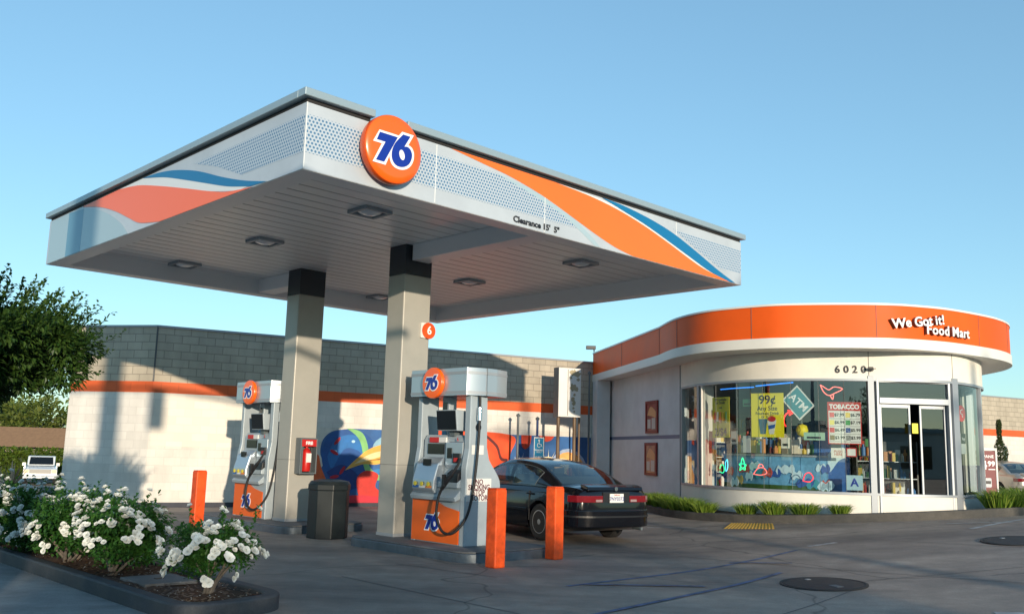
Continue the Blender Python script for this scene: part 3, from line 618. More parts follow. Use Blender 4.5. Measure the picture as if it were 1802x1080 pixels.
# murals
mu = bpy.data.objects.new('mural', MB().box(4.0, -.008, .10, 12.9, .0045, 2.06).mesh('mural', mat('mural_ground', (.03, .12, .33), .6, var=.35, vscale=1.2))); COL.objects.link(mu); mu.parent = bld
lay = [-.008]
def paint(name, poly, c, **k):
    k_ = 'm_'+name+str(c)
    if k_ not in M: M[k_] = mat('mural_'+name, c, .6, var=.3, vscale=2.2)
    lay[0] -= .0012; flat(name, poly, M[k_], mu, lay[0], .0012)
def ell(cx, cz, rx, rz, n=24, rot=0.): return [(cx+rx*cos(2*pi*i/n)*cos(rot)-rz*sin(2*pi*i/n)*sin(rot), cz+rx*cos(2*pi*i/n)*sin(rot)+rz*sin(2*pi*i/n)*cos(rot)) for i in range(n)]
paint('white_edge', catmull([(4.0, 2.062), (5.1, 2.062), (4.62, 1.98), (4.36, 1.75), (4.30, 1.4), (4.40, 1.1), (4.2, .9), (4.0, .9)], 6), (.66, .62, .55))
paint('orange_edge', catmull([(4.0, .1), (4.0, 1.25), (4.25, 1.35), (4.36, 1.0), (4.6, .55), (4.9, .2), (5.0, .1)], 6), (.70, .12, .03))
paint('deep_blue', catmull([(4.34, 1.5), (4.5, 1.85), (4.9, 2.03), (5.4, 2.0), (5.75, 1.75), (5.85, 1.35), (5.7, .8), (5.3, .4), (4.9, .38), (4.6, .7), (4.38, 1.1), (4.34, 1.5)], 6), (.012, .09, .32))
paint('mid_blue', catmull([(4.5, 1.3), (4.7, 1.75), (5.15, 1.9), (5.5, 1.7), (5.6, 1.3), (5.3, 1.5), (4.95, 1.5), (4.65, 1.0), (4.5, 1.3)], 5), (.02, .16, .45)); paint('highlight', ell(4.72, 1.45, .04, .03), (.45, .68, .80)); paint('highlight', ell(5.2, 1.72, .05, .035), (.45, .68, .80)); paint('shadow_blue', catmull([(4.5, .9), (4.9, 1.1), (5.3, .9), (5.5, .6), (5.1, .42), (4.75, .55), (4.5, .9)], 5), (.008, .04, .20))
paint('swirl_blue', catmull([(5.75, .95), (6.3, 1.05), (6.9, .8), (7.2, .5), (6.6, .62), (6.0, .72), (5.75, .95)], 5), (.03, .22, .5))
paint('sky_glow', ell(6.5, 1.55, .75, .42), (.25, .45, .58))
paint('green_arc', catmull([(5.15, 2.06), (5.45, 1.95), (5.62, 1.6), (5.68, 1.1), (5.95, .85), (6.3, .8), (6.3, .70), (5.85, .72), (5.55, 1.0), (5.45, 1.55), (5.3, 1.85), (5.0, 2.06)], 5), (.22, .50, .18))
paint('gold_wing', catmull([(5.0, .95), (5.3, 1.25), (5.7, 1.55), (6.3, 1.72), (7.2, 1.85), (7.3, 1.5), (6.4, 1.28), (5.9, 1.12), (5.5, 1.12), (5.0, .95)], 6), (.75, .42, .08))
paint('cream_wing', catmull([(5.25, 1.12), (5.7, 1.4), (6.4, 1.56), (7.1, 1.66), (7.1, 1.55), (6.3, 1.42), (5.8, 1.27)], 6), (.85, .68, .36))
paint('brown_line', catmull([(5.6, 1.22), (6.1, 1.3), (6.7, 1.42), (6.7, 1.36), (6.1, 1.25)], 4), (.25, .10, .03))
for x, z, r in [(4.75, 1.72, .9), (4.68, 1.42, -.5), (4.93, .95, 1.0), (4.72, .78, .2)]: paint('crimson_spark', ell(x, z, .13, .045, 12, r), (.45, .01, .03))
paint('red_shape', catmull([(5.5, .1), (5.4, .35), (5.35, .75), (5.6, .95), (5.95, .85), (5.9, .5), (6.4, .35), (7.5, .4), (7.5, .1)], 6), (.60, .03, .02))
paint('crimson_floor', catmull([(4.5, .1), (4.9, .25), (5.5, .3), (6.5, .22), (7.4, .3), (7.4, .1)], 6), (.55, .02, .04))
paint('orange_field', catmull([(7.3, .1), (7.0, .9), (7.4, 1.6), (7.3, 2.058), (10.0, 2.058), (10.05, 1.5), (9.9, .9), (10.0, .1)], 6), (.80, .085, .02))
paint('cream_rock', catmull([(8.6, .1), (8.55, 1.5), (8.9, 1.75), (9.1, 1.3), (9.15, .7), (9.1, .1)], 6), (.75, .55, .40))
paint('brown_rock', catmull([(8.7, .1), (8.85, 1.1), (9.0, .9), (9.05, .1)], 5), (.22, .09, .03))
paint('dark_crack', catmull([(9.2, 2.05), (9.6, 1.75), (9.75, 1.4), (9.95, 1.35), (9.9, 1.28), (9.7, 1.33), (9.55, 1.68), (9.15, 2.0)], 4), (.12, .02, .02))
paint('red_drip', catmull([(10.4, 2.058), (10.42, 1.75), (10.55, 1.65), (10.7, 1.78), (10.75, 2.058)], 5), (.72, .07, .03)); paint('red_drip', catmull([(11.0, 2.058), (11.2, 1.9), (11.4, 1.92), (11.55, 2.058)], 5), (.72, .07, .03))
def star(x, z, r, n=10, q=.14): return [(x+(r if i % 2 == 0 else r*q)*cos(pi*i/n), z+(r if i % 2 == 0 else r*q)*sin(pi*i/n)) for i in range(2*n)]
paint('pale_haze', ell(10.4, 1.1, .4, .32), (.30, .45, .60)); paint('star_burst', star(10.4, 1.25, .3), (.9, .92, .9)); paint('warm_haze', ell(11.35, 1.15, .35, .3), (.75, .62, .35)); paint('star_burst', star(11.35, 1.2, .48, 12), (.92, .9, .75))
paint('planet_rim', ell(12.05, .75, .78, .95), (.35, .45, .65)); paint('planet', ell(12.05, .72, .72, .88), (.85, .42, .14)); paint('planet_light', ell(11.85, .8, .42, .62), (.92, .62, .32)); paint('planet_spot', ell(12.2, 1.0, .2, .14), (.60, .16, .06))
# faded box sign on steel posts, accessible parking sign, pipes
def on_wall(u, d, z=0.): return (K[0]+u*cos(WA)+d*sin(WA), K[1]+u*sin(WA)-d*cos(WA), z)
t = thing('box_sign', 'white box sign with peeling face on steel posts in front of the block wall', 'sign', on_wall(11.25, 1.2), WA-.12)
MB().box(-.36, -.16, 2.60, .36, .16, 4.02).obj('cabinet', M['white'], t, bevel=.01)
MB().box(-.37, -.17, 2.59, -.36, .17, 4.03).obj('side_trim', M['pump_dark'], t)
MB().box(-.07, -.166, 2.64, -.055, -.161, 3.98).obj('face_seam', M['dirtline'], t)
fl = MB(); random.seed(3)
for cx_, cz_, r in [(.12, 3.88, .13), (.25, 3.86, .10), (.02, 3.74, .05), (.10, 3.46, .13), (.20, 3.42, .10), (.10, 3.12, .08), (.14, 3.0, .08), (.12, 2.86, .05), (.15, 2.76, .04), (.27, 3.7, .06), (.03, 3.9, .06), (.15, 3.25, .05)]:
    P = [(cx_+r*random.uniform(.45, 1.15)*cos(a*pi/8), cz_+r*random.uniform(.45, 1.1)*sin(a*pi/8)) for a in range(16)]; fl.prism(P, -.1635-random.uniform(0, .0015), -.161, 'y')
fl.obj('peeled_patches', colmat('peeled', (.36, .31, .20), .8), t)
for x in (-.28, .24): MB().cyl((x, 0, -.3), (x, 0, 2.6), .05, n=12).obj('post', colmat('post_brown', (.14, .09, .05)), t, smooth=40)
t = thing('accessible_parking_sign', 'small blue and white accessible parking sign low on a post by the block wall', 'sign', on_wall(10.25, 1.3, 0), WA)
MB().box(-.16, -.02, 1.32, .16, -.005, 1.98).obj('sign_plate', colmat('sign_blue', (.01, .22, .42)), t)
for a in [(-.165, 1.31, -.145, 1.99), (.145, 1.31, .165, 1.99), (-.145, 1.96, .145, 1.99), (-.145, 1.31, .145, 1.33)]: MB().box(a[0], -.026, a[1], a[2], -.021, a[3]).obj('border', M['white'], t)
sy = MB(); sy.prism(ell(0, 1.90, .03, .03, 12), -.026, -.022, 'y'); sy.tube([(0, -.024, 1.87), (.01, -.024, 1.79), (.07, -.024, 1.79), (.09, -.024, 1.72)], .012, 6); sy.tube([(.05*cos(a)-.005, -.024, 1.765+.06*sin(a)) for a in [pi*.6+i*pi/8 for i in range(11)]], .011, 6); sy.obj('wheelchair_symbol', M['white'], t)
text('PARKING\nONLY', .065, M['num_white'], t, (0, -.026, 1.60)); text('MINIMUM\nFINE $250', .05, M['num_white'], t, (0, -.026, 1.42))
MB().cyl((0, .01, -.3), (0, .01, 1.98), .025).obj('post', M['alu'], t, smooth=40)
for u, h, r, cm, lab in [(9.9, 2.62, .035, M['pump_dark'], 'thin dark pipe standing left of the box sign'), (10.55, 2.55, .035, colmat('pipe_blue', (.02, .06, .2)), 'dark blue pipe between the blue sign and the box sign'), (12.35, 4.0, .03, M['pump_dark'], 'tall thin mast right of the box sign'), (12.0, 2.7, .03, colmat('post_brown', (.14, .09, .05)), 'thin brown pipe under the right end of the box sign')]:
    t = thing('vent_pipe', lab, 'pipe', on_wall(u, .7), WA, 'pipes in front of the block wall')
    MB().cyl((0, 0, -.3), (0, 0, h), r, n=10).obj('pipe', cm, t, smooth=40)
    MB().lathe([(r*1.6, h-.05), (r*1.8, h), (.001, h+.05)], 10).obj('cap', M['pump_dark'], t)

# ------------------------------------------------------------------ store
Wc = [(4.24, 22.56), (4.4, 21.3), (4.93, 20.04), (5.6, 19.35), (6.42, 18.95), (7.3, 18.72), (8.3, 18.62), (9.28, 18.9), (10.36, 20.05), (10.8, 21.2), (10.95, 22.5)]
Fc = [(3.65, 22.3), (3.79, 20.8), (4.23, 19.6), (4.99, 18.8), (5.76, 18.36), (7.29, 18.06), (8.27, 18.2), (9.18, 18.6), (10.45, 19.5), (11.28, 20.5), (11.75, 21.7), (11.9, 23)]
WP = Path([(3.05, 28.7)]+catmull(Wc)+[(11.0, 28.5)]); FP = Path([(2.6, 28.7)]+catmull(Fc)+[(12.0, 28.5)])
ST = thing('food_mart', 'round fronted white food mart with an orange fascia band and big curved windows', 'store', (0, 0, 0))
E1 = WP.L[-1]; FLOOR = .56; SILL = .89; HEAD = 3.19
def rib(name, path, t0, t1, d0, d1, z0, z1, mt, parent=ST, smooth=30): return ribbon(MB(), path.cut(t0, t1), d0, d1, z0, z1).obj(name, mt, parent, smooth=smooth)
FT = FP.L[-1]
rib('orange_fascia', FP, 0, FT, -.12, 0, 4.0, 4.66, M['fascia']); rib('white_band', FP, 0, FT, -.13, .025, 3.79, 4.0, M['white_band'])
rib('roof_edge_trim', FP, 0, FT, -.16, .02, 4.66, 4.70, M['white_band'])
for s in (3.2, 6.46, 8.02, 10.38, 12.84, 15.6, 17.2, 18.6):
    (x, y), a = FP.at(s, .0); MB().box(-.005, -.006, 4.0, .005, .02, 4.66).obj('fascia_seam', M['dirtline'], ST, (x, y, 0), a)
MB().prism([q for q in FP.p], 3.80, 3.86).obj('soffit', M['white_band'], ST)
MB().prism(offset([q for q in FP.p], -.16), 4.3, 4.36).obj('roof', M['stucco'], ST)
# left wall: end pier, recessed wall
rib('side_wall', WP, 0, 6.22, -.2, 0, -.1, 3.80, M['stucco'])
d = Vector((3.65-2.6, 22.3-28.7)).normalized(); nrm = Vector((d.y, -d.x))
MB().box(0, -.43, -.1, .55, -.02, 3.79).obj('end_pier', M['stucco'], ST, (3.02, 28.68, 0), atan2(d.y, d.x))
rib('blue_stripe', WP, .35, 6.1, .0, .006, 2.0, 2.09, colmat('stripe_blue_grey', (.12, .15, .24)))
MB().box(-.012, -.012, .3, .012, .0, 3.79).obj('downpipe', M['pump_dark'], ST, (*WP.at(6.16)[0], 0), WP.at(6.16)[1])
# front: sill wall, header wall
ES = 16.9
rib('side_wall', WP, ES, E1, -.2, 0, -.1, 3.80, M['cream'])
rib('front_wall', WP, 6.22, ES, -.2, 0, -.1, SILL, M['cream']); rib('header_wall', WP, 6.22, ES, -.2, 0, HEAD+.05, 3.80, M['cream'])
for s in (11.75, 13.55):
    MB().box(-.006, -.004, HEAD+.05, .006, .0, 3.8).obj('panel_joint', M['dirtline'], ST, (*WP.at(s)[0], 0), WP.at(s)[1])
rib('white_frame', WP, 6.22, ES, -.12, .02, SILL, SILL+.05, M['alu']); rib('white_frame', WP, 6.22, ES, -.12, .02, HEAD, HEAD+.05, M['alu'])
def post_(s, w, z0=SILL, z1=HEAD+.05, d=.13, mt='alu', name='mullion', out=.018):
    (x, y), a = WP.at(s); return MB().box(-w/2, -out, z0, w/2, d, z1).obj(name, M[mt], ST, (x, y, 0), a, bevel=.004)
post_(6.27, .07); post_(7.50, .10); post_(7.66, .05, d=.3, mt='cream', name='inner_post'); post_(11.78, .12, .0, 3.3, mt='alu'); post_(13.60, .19, .0, 3.3); post_(ES-.03, .06)
def pane(t0, t1, z0=SILL+.05, z1=HEAD, off=-.03):
    pts = offset(WP.cut(t0, t1), off); mb = MB().grid([[(p[0], p[1], z) for p in pts] for z in (z0, z1)])
    return mb.obj('window_pane', M['glass'], ST)
pane(6.31, 7.45)
cuts = [7.56, 8.3, 9.0, 9.7, 10.25, 10.85, 11.25, 11.70]
cuts = [7.56, 8.25, 8.95, 9.6, 10.2, 10.75, 11.25, 11.70]
for a, b in zip(cuts, cuts[1:]):
    pane(a+.004, b-.004)
    if b < 11.6: post_(b, .008, SILL+.05, HEAD, .01, 'joint', 'glazing_joint', .0)
pane(13.74, 15.0); post_(15.03, .05); pane(15.06, ES-.07)
# entrance
(pa, _), (pb, _) = WP.at(11.86), WP.at(13.47); da = atan2(pb[1]-pa[1], pb[0]-pa[0]); DW = math.dist(pa, pb)
ent = MB()
ent.box(.02, -.03, .5, .07, .12, 3.24); ent.box(DW-.07, -.03, .5, DW-.02, .12, 3.24); ent.box(.07, -.03, 3.17, DW-.07, .12, 3.24); ent.box(.07, -.05, 2.74, DW-.07, .14, 2.86)
en = ent.obj('entrance_frame', M['alu'], ST, (*pa, 0), da, bevel=.006)
MB().add([(.07, .03, 2.86), (DW-.07, .03, 2.86), (DW-.07, .03, 3.17), (.07, .03, 3.17)], [(0, 1, 2, 3)]).obj('transom_pane', M['glass'], en)
for i, (a, b, yy) in enumerate([(.09, DW*.46, .02), (DW*.60, DW-.08, .08)]):
    dm = MB(); dm.box(a, yy, FLOOR, a+.04, yy+.04, 2.73); dm.box(b-.04, yy, FLOOR, b, yy+.04, 2.73); dm.box(a+.04, yy, 2.66, b-.04, yy+.04, 2.73); dm.box(a+.05, yy, FLOOR, b-.05, yy+.04, FLOOR+.18)
    dr = dm.obj('sliding_door', M['alu'], ST, (*pa, 0), da, bevel=.004)
    MB().add([(a+.05, yy+.02, FLOOR+.18), (b-.05, yy+.02, FLOOR+.18), (b-.05, yy+.02, 2.66), (a+.05, yy+.02, 2.66)], [(0, 1, 2, 3)]).obj('door_pane', M['glass'], dr)
# inside
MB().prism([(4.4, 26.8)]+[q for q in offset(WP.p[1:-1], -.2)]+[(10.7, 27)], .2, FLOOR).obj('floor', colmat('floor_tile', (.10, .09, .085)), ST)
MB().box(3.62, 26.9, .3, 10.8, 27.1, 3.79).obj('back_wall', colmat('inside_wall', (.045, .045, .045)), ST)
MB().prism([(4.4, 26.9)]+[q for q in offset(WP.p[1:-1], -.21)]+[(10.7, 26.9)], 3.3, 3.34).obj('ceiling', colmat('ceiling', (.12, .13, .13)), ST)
MB().tube([(*WP.at(s, -.3)[0], 3.10) for s in (8.0, 8.4, 8.8, 9.2)], .012).obj('blue_neon_line', colmat('neon_blue', (.03, .25, .9), .5, .9), ST)
MB().tube([(*WP.at(s, -.3)[0], 3.12+.02*i) for i, s in enumerate((9.25, 9.6, 9.9, 10.2))], .014).obj('blue_neon_line', colmat('neon_blue', (.03, .25, .9), .5, .9), ST)
# counter just inside the window, with a painted sea front
cp = offset(WP.cut(7.8, 10.9), -.55)
ct = thing('counter', 'long counter behind the curved window with a painted blue underwater front', 'counter', (0, 0, 0))
ribbon(MB(), cp, 0, .06, FLOOR, 1.62).obj('painted_front', mat('sea_paint', (.14, .38, .62), .5, var=.5, vscale=2.6), ct, smooth=40)
ribbon(MB(), cp, -.55, .09, 1.62, 1.66).obj('counter_top', M['alu'], ct, smooth=40)
ribbon(MB(), cp, .061, .064, FLOOR, 1.02).obj('sea_bed', mat('sea_green', (.05, .12, .02), .6, var=.5, vscale=5), ct, smooth=40)
random.seed(11)
CP = Path(offset(WP.cut(7.8, 10.9), -.48))
for i in range(22):
    s = .12+i*.16; (x, y), a = CP.at(min(s, CP.L[-1]-.05)); z = random.uniform(1.0, 1.45); w = random.uniform(.09, .19)
    cm = random.choice([('sea_white', (.55, .75, .85)), ('sea_red', (.55, .08, .04)), ('sea_teal', (.04, .30, .38)), ('sea_blue', (.02, .10, .38)), ('sea_gold', (.60, .40, .06)), ('sea_white', (.55, .75, .85))])
    P = catmull([(-w, -.02), (-w*.5, .08), (0, .04), (w*.5, .10), (w, .02), (w*.6, -.08), (0, -.05), (-w*.6, -.09), (-w, -.02)], 3)
    flat('sea_creature', [(px, z+pz*random.uniform(.9, 1.3)) for px, pz in P], colmat(*cm), ct, -.012-.002*(i % 3), .01, (x, y, 0), a)
# products along counter and shelves
cols = [(.55, .05, .03), (.65, .45, .05), (.06, .18, .42), (.75, .75, .72), (.08, .28, .1), (.12, .06, .04), (.6, .25, .08), (.7, .62, .5)]
def goods(parent, x0, x1, y0, y1, z, n, hmin=.08, hmax=.25, a=0., loc=(0, 0, 0)):
    groups = {}
    for i in range(n):
        k = random.randrange(len(cols)); x = random.uniform(x0, x1); y = random.uniform(y0, y1); w = random.uniform(.03, .075); h = random.uniform(hmin, hmax)
        mb = groups.setdefault(k, MB())
        if random.random() < .5: mb.box(x-w, y-w*.6, z, x+w, y+w*.6, z+h)
        else: mb.cyl((x, y, z), (x, y, z+h*.75), w*.7, n=8).cyl((x, y, z+h*.75), (x, y, z+h), w*.35, w*.3, 8)
    for k, mb in groups.items(): tag(mb.obj('packed_goods', colmat('goods%d' % k, cols[k]), parent, loc, a), kind='stuff')
CG = Path(offset(WP.cut(7.8, 10.9), -.8))
for i in range(6):
    (x, y), a = CG.at(.25+i*.56)
    t = thing('counter_display', ['rack of snack packets at the left end of the counter', 'second snack rack on the counter behind the yellow drink poster', 'mixed packets on the counter under the large yellow poster', 'bottles and packets at the middle of the counter', 'small goods on the counter below the teal diamond sign', 'snack rack at the right end of the counter'][i], 'display', (x, y, 1.662), a, 'racks of goods standing on the counter')
    MB().box(-.24, .1, 0, .24, .14, .42).box(-.24, -.12, 0, .24, .1, .02).box(-.22, -.02, .2, .22, .1, .215).obj('rack', colmat('rack_dark', (.08, .08, .08)), t)
    goods(t, -.24, .24, -.12, .05, .022, 16, .1, .32); goods(t, -.22, .22, 0, .08, .216, 12, .08, .3)
for i, (x, y, a, lab) in enumerate([(6.0, 22.3, .1, 'left store shelf unit full of goods seen through the window'), (7.6, 23.2, 0, 'middle store shelf unit full of goods behind the counter'), (9.2, 22.6, -.1, 'right store shelf unit near the entrance doors'), (6.4, 25.6, 0, 'tall shelf unit against the back wall of the store')]):
    t = thing('shelf_unit', lab, 'shelf', (x, y, FLOOR), a, 'shelf units inside the store')
    H = 1.5 if i < 3 else 2.2
    s_ = MB().box(-.7, .17, 0, .7, .21, H).box(-.72, -.2, 0, -.69, .21, H).box(.69, -.2, 0, .72, .21, H)
    s_.obj('frame', colmat('rack_dark', (.08, .08, .08)), t)
    for k in range(int(H/.4)):
        MB().box(-.69, -.2, .2+.4*k, .69, .17, .22+.4*k).obj('shelf', M['alu'], t); goods(t, -.64, .64, -.16, .1, .22+.4*k, 26, .1, .3)
t = thing('floating_balloon', 'yellow round balloon shape hanging behind the window under the diamond sign', 'balloon', (*WP.at(10.35, -.6)[0], 2.18))
MB().lathe([(.001, -.14), (.09, -.1), (.13, 0), (.1, .1), (.001, .14)], 20).obj('balloon', M['yellow'], t, smooth=60); MB().cyl((0, 0, .13), (0, 0, 1.1), .003, n=5).obj('string', M['white'], t)
t = thing('drink_cooler', 'tall blue front drinks cooler by the right part of the window', 'cooler', (*WP.at(11.05, -.75)[0], FLOOR), WP.at(11.05)[1])
MB().prism(ring([(-.32, 0), (.32, 0), (.32, 1.62), (-.32, 1.62)], [0, 0, .2, .3]), -.1, .4, 'y').obj('body', mat('cooler_blue', (.02, .12, .40), .35, var=.4, vscale=3), t, bevel=.01)
flat('printed_fish', catmull([(-.25, .9), (-.05, 1.2), (.2, 1.28), (.26, 1.1), (.1, 1.0), (-.1, .75), (-.25, .9)], 4), colmat('sea_white', (.55, .75, .85)), t, -.103, .002)

# ---------- things on and in the windows
def hang(s, off=-.12): (x, y), a = WP.at(s, off); return (x, y), a
def board(name, label, cat, s, w, h, z, mt, off=-.10, group=None, border=None):
    (x, y), a = hang(s, off); t = thing(name, label, cat, (x, y, z), a, group)
    MB().box(-w/2, -.004, -h/2, w/2, .004, h/2).obj('board', mt, t)
    if border: 
        for q in [(-w/2, -h/2, -w/2+.02, h/2), (w/2-.02, -h/2, w/2, h/2), (-w/2+.02, h/2-.02, w/2-.02, h/2), (-w/2+.02, -h/2, w/2-.02, -h/2+.02)]: MB().box(q[0], -.007, q[1], q[2], -.0045, q[3]).obj('border', border, t)
    return t
t = board('window_poster', 'narrow yellow poster with 2/$4 and bottles at the left of the curved window', 'poster', 8.3, .62, .90, 2.45, M['yellow'], group='yellow price posters in the window')
text('12 Fountains\nor Drinks', .085, M['blacktext'], t, (0, -.007, .36)); text('only', .06, M['blacktext'], t, (0, -.007, .22)); text('2/$4', .24, M['blacktext'], t, (0, -.007, -.33), bold=.004)
for i in range(5): MB().cyl((-.2+.1*i, -.006, -.12+.03*(i % 2)), (-.2+.1*i, -.006, .12), .035, .02, 8).obj('bottle_picture', colmat('goods%d' % ((i*3) % 8), cols[(i*3) % 8]), t)
t = board('window_poster', 'large yellow poster reading 99 cents any size with two drink cups', 'poster', 9.66, .72, .93, 2.48, M['yellow'], group='yellow price posters in the window')
text('99¢', .26, M['blacktext'], t, (0, -.007, .32), bold=.005); text('Any Size', .13, M['blacktext'], t, (0, -.007, .14), bold=.001); text('Fountain Drink\nor ICEE', .085, M['blacktext'], t, (0, -.007, .0))
MB().prism([(-.16, -.40), (-.04, -.40), (.0, -.08), (-.2, -.08)], -.008, -.005, 'y').obj('cup_picture', colmat('cup_brown', (.03, .12, .2)), t); MB().prism([(.04, -.40), (.14, -.40), (.2, -.10), (.0, -.12)], -.011, -.0085, 'y').obj('cup_picture', M['white'], t)
MB().prism([(.03, -.3), (.16, -.27), (.18, -.19), (.02, -.22)], -.014, -.0115, 'y').obj('cup_band', colmat('sea_blue', (.02, .10, .38)), t); MB().prism(ell(.1, -.08, .09, .06, 12), -.014, -.0115, 'y').obj('ice_picture', M['red'], t)
(x, y), a = hang(10.34); t = thing('atm_sign', 'teal diamond sign reading ATM tilted in the window', 'sign', (x, y, 2.74), a)
DM = [(-.33, .06), (-.02, .37), (.33, -.06), (.02, -.37)]
MB().prism(DM, -.004, .004, 'y').obj('board', M['white'], t); MB().prism([(p*.88, q*.88) for p, q in DM], -.007, -.0045, 'y').obj('teal_face', colmat('teal', (.05, .25, .30)), t)
text('ATM', .21, M['num_white'], t, (0, -.0085, 0), bold=.004, tilt=-.78)
t = board('tobacco_price_board', 'white board with TOBACCO in red and eight price boxes', 'sign', 11.26, .66, .86, 2.33, M['white'], border=M['red'])
MB().box(-.31, -.008, .25, .31, -.0055, .41).obj('header', M['red'], t); text('TOBACCO', .13, M['num_white'], t, (0, -.009, .33), bold=.005, sx=.92)
pr_ = ['$7.99', '$6.79', '$6.99', '$7.19', '$6.49', '$5.99', '$3.99', '$3.99']; sq = [(.7, .1, .1), (.75, .55, .1), (.8, .7, .15), (.04, .3, .08), (.6, .02, .04), (.02, .06, .25), (.2, .14, .05), (.2, .2, .2)]
for k in range(8):
    x = -.155+.31*(k % 2); z = .165-.155*(k//2)
    MB().box(x-.135, -.007, z-.05, x-.045, -.005, z+.05).obj('pack_picture', colmat('pack%d' % k, sq[k]), t); text(pr_[k], .085, M['blacktext'], t, (x+.055, -.008, z), bold=.002)
    if k % 2 == 0: MB().box(-.3, -.007, z-.079, .3, -.005, z-.073).obj('rule_line', M['blacktext'], t)
MB().box(-.004, -.007, -.4, .004, -.005, .24).obj('rule_line', M['blacktext'], t)
t = board('paper_notice', 'small white paper notice below the tobacco board', 'notice', 11.12, .28, .2, 1.72, M['white'], group='small papers in the window'); text('PUSH\nHERE', .07, M['red'], t, (0, -.007, 0))
t = board('paper_notice', 'second small paper notice with red edge right of the first', 'notice', 11.38, .2, .18, 1.74, M['white'], group='small papers in the window', border=M['red'])
t = board('paper_notice', 'white paper sheet standing behind the glass at the middle of the counter', 'notice', 9.1, .2, .36, 1.86, M['white'], off=-.14, group='small papers in the window')
t = board('grade_card', 'pale blue card with a dark letter A at the window foot', 'card', 11.42, .32, .30, 1.13, colmat('card_blue', (.35, .52, .60))); text('A', .22, M['num_blue'], t, (0, -.007, 0), bold=.006)
t = board('door_sticker', 'yellow and white sticker on the left sliding door', 'sticker', 12.62, .12, .2, 2.25, M['yellow'], off=.0)
(x, y), a = hang(13.9, -.06); t = thing('round_window_sign', 'round red disc sign in the narrow window right of the door', 'sign', (x, y, 2.60), a)
MB().lathe([(.17, 0), (.17, .01)], 32, 'y').obj('disc', colmat('sign_red', (.75, .03, .03)), t); MB().tube([(.03, -.014, .08), (-.04, -.014, .06), (-.05, -.014, 0), (.02, -.014, -.02), (.03, -.014, -.08)], .012).obj('white_mark', M['num_white'], t)
t = board('door_notice', 'small black and white notice low in the window right of the door', 'notice', 13.95, .22, .42, 1.98, M['white'], off=-.06); MB().box(-.11, -.008, 0, .11, -.005, .21).obj('black_half', M['blacktext'], t); text('buy', .09, M['num_white'], t, (0, -.009, .1))
t = board('window_poster', 'yellow vertical poster in the far right window by the propane sign', 'poster', 15.6, .7, 1.3, 2.2, M['yellow'], group='yellow price posters in the window'); text('99¢', .3, M['blacktext'], t, (0, -.007, .35)); text('2 for', .2, M['blacktext'], t, (0, -.007, -.1))
for s_, z_, w_, h_, cc, lab in [(8.75, 2.0, .2, .28, (.6, .55, .5), 'small pale leaflet taped inside the window left of the large yellow poster'), (9.15, 2.75, .24, .16, (.05, .2, .1), 'small green sticker high in the window between the two yellow posters'), (10.65, 2.05, .42, .16, (.35, .55, .40), 'pale green strip notice under the diamond sign'), (10.05, 1.9, .18, .22, (.75, .7, .6), 'cream leaflet hanging below the large yellow poster'), (7.9, 1.9, .2, .5, (.5, .08, .06), 'red strip poster just right of the narrow left pane')]:
    t = board('window_leaflet', lab, 'leaflet', s_, w_, h_, z_, colmat('leaf%s' % lab[:9], cc), off=-.11, group='small papers in the window'); MB().box(-w_*.35, -.008, -h_*.3, w_*.3, -.005, -h_*.05).obj('printed_block', M['blacktext'], t)
# neon signs
def neon(name, label, s, z, pts, c, r=.012, off=-.16):
    (x, y), a = hang(s, off); t = thing(name, label, 'neon sign', (x, y, z), a, 'neon shapes in the store window')
    for P, cc in zip(pts, c): MB().tube([(px*.68, 0, pz*.68) for px, pz in catmull(P, 5)], r*.8, 6).obj('neon_tube', colmat('neon_'+cc, {'red': (1, .03, .03), 'green': (.03, .9, .35), 'cyan': (.1, .7, .9), 'pink': (1, .18, .15)}[cc], .5, .9), t)
neon('neon_arrow', 'curved red neon arrow left of the diamond sign', 10.1, 2.38, [[(.16, .24), (.0, .22), (-.1, .1), (-.12, -.08), (-.06, -.2)], [(.0, .3), (.17, .24), (.04, .15)]], ['red', 'red'], .02)
neon('neon_fish', 'red neon fish outline above the tobacco board', 11.0, 2.98, [[(-.3, .2), (-.2, -.02), (-.05, -.12), (.12, -.05), (.34, .08), (.1, .14), (-.05, .05), (-.2, .14), (-.3, .2)], [(-.02, -.12), (.05, -.24), (.08, -.1)]], ['pink', 'pink'])
neon('neon_turtle', 'green and cyan neon creature at the lower left of the window', 8.3, 1.32, [[(-.2, .0), (-.12, .12), (.0, .1), (.04, -.05), (-.06, -.14), (-.2, -.1)], [(.1, .2), (.2, .3), (.22, .05), (.12, -.08), (.1, .2)]], ['green', 'cyan'])
neon('neon_palm', 'green neon star shaped plant right of the neon creature', 8.95, 1.38, [[(-.12, -.12), (.0, .28), (.1, -.1), (-.14, .08), (.15, .06), (-.12, -.12)]], ['green'])
neon('neon_crab', 'red neon crab at the lower middle of the window', 9.45, 1.30, [[(-.25, -.1), (-.1, .08), (.1, .1), (.2, -.05), (0, -.12), (-.25, -.1)], [(-.1, .08), (-.05, .2), (.05, .2), (.1, .1)]], ['pink', 'pink'])
neon('neon_shell', 'red neon shell at the lower right of the window', 10.5, 1.20, [[(-.15, -.1), (-.08, .1), (.05, .15), (.15, 0), (.05, -.12), (-.15, -.1)]], ['red'])
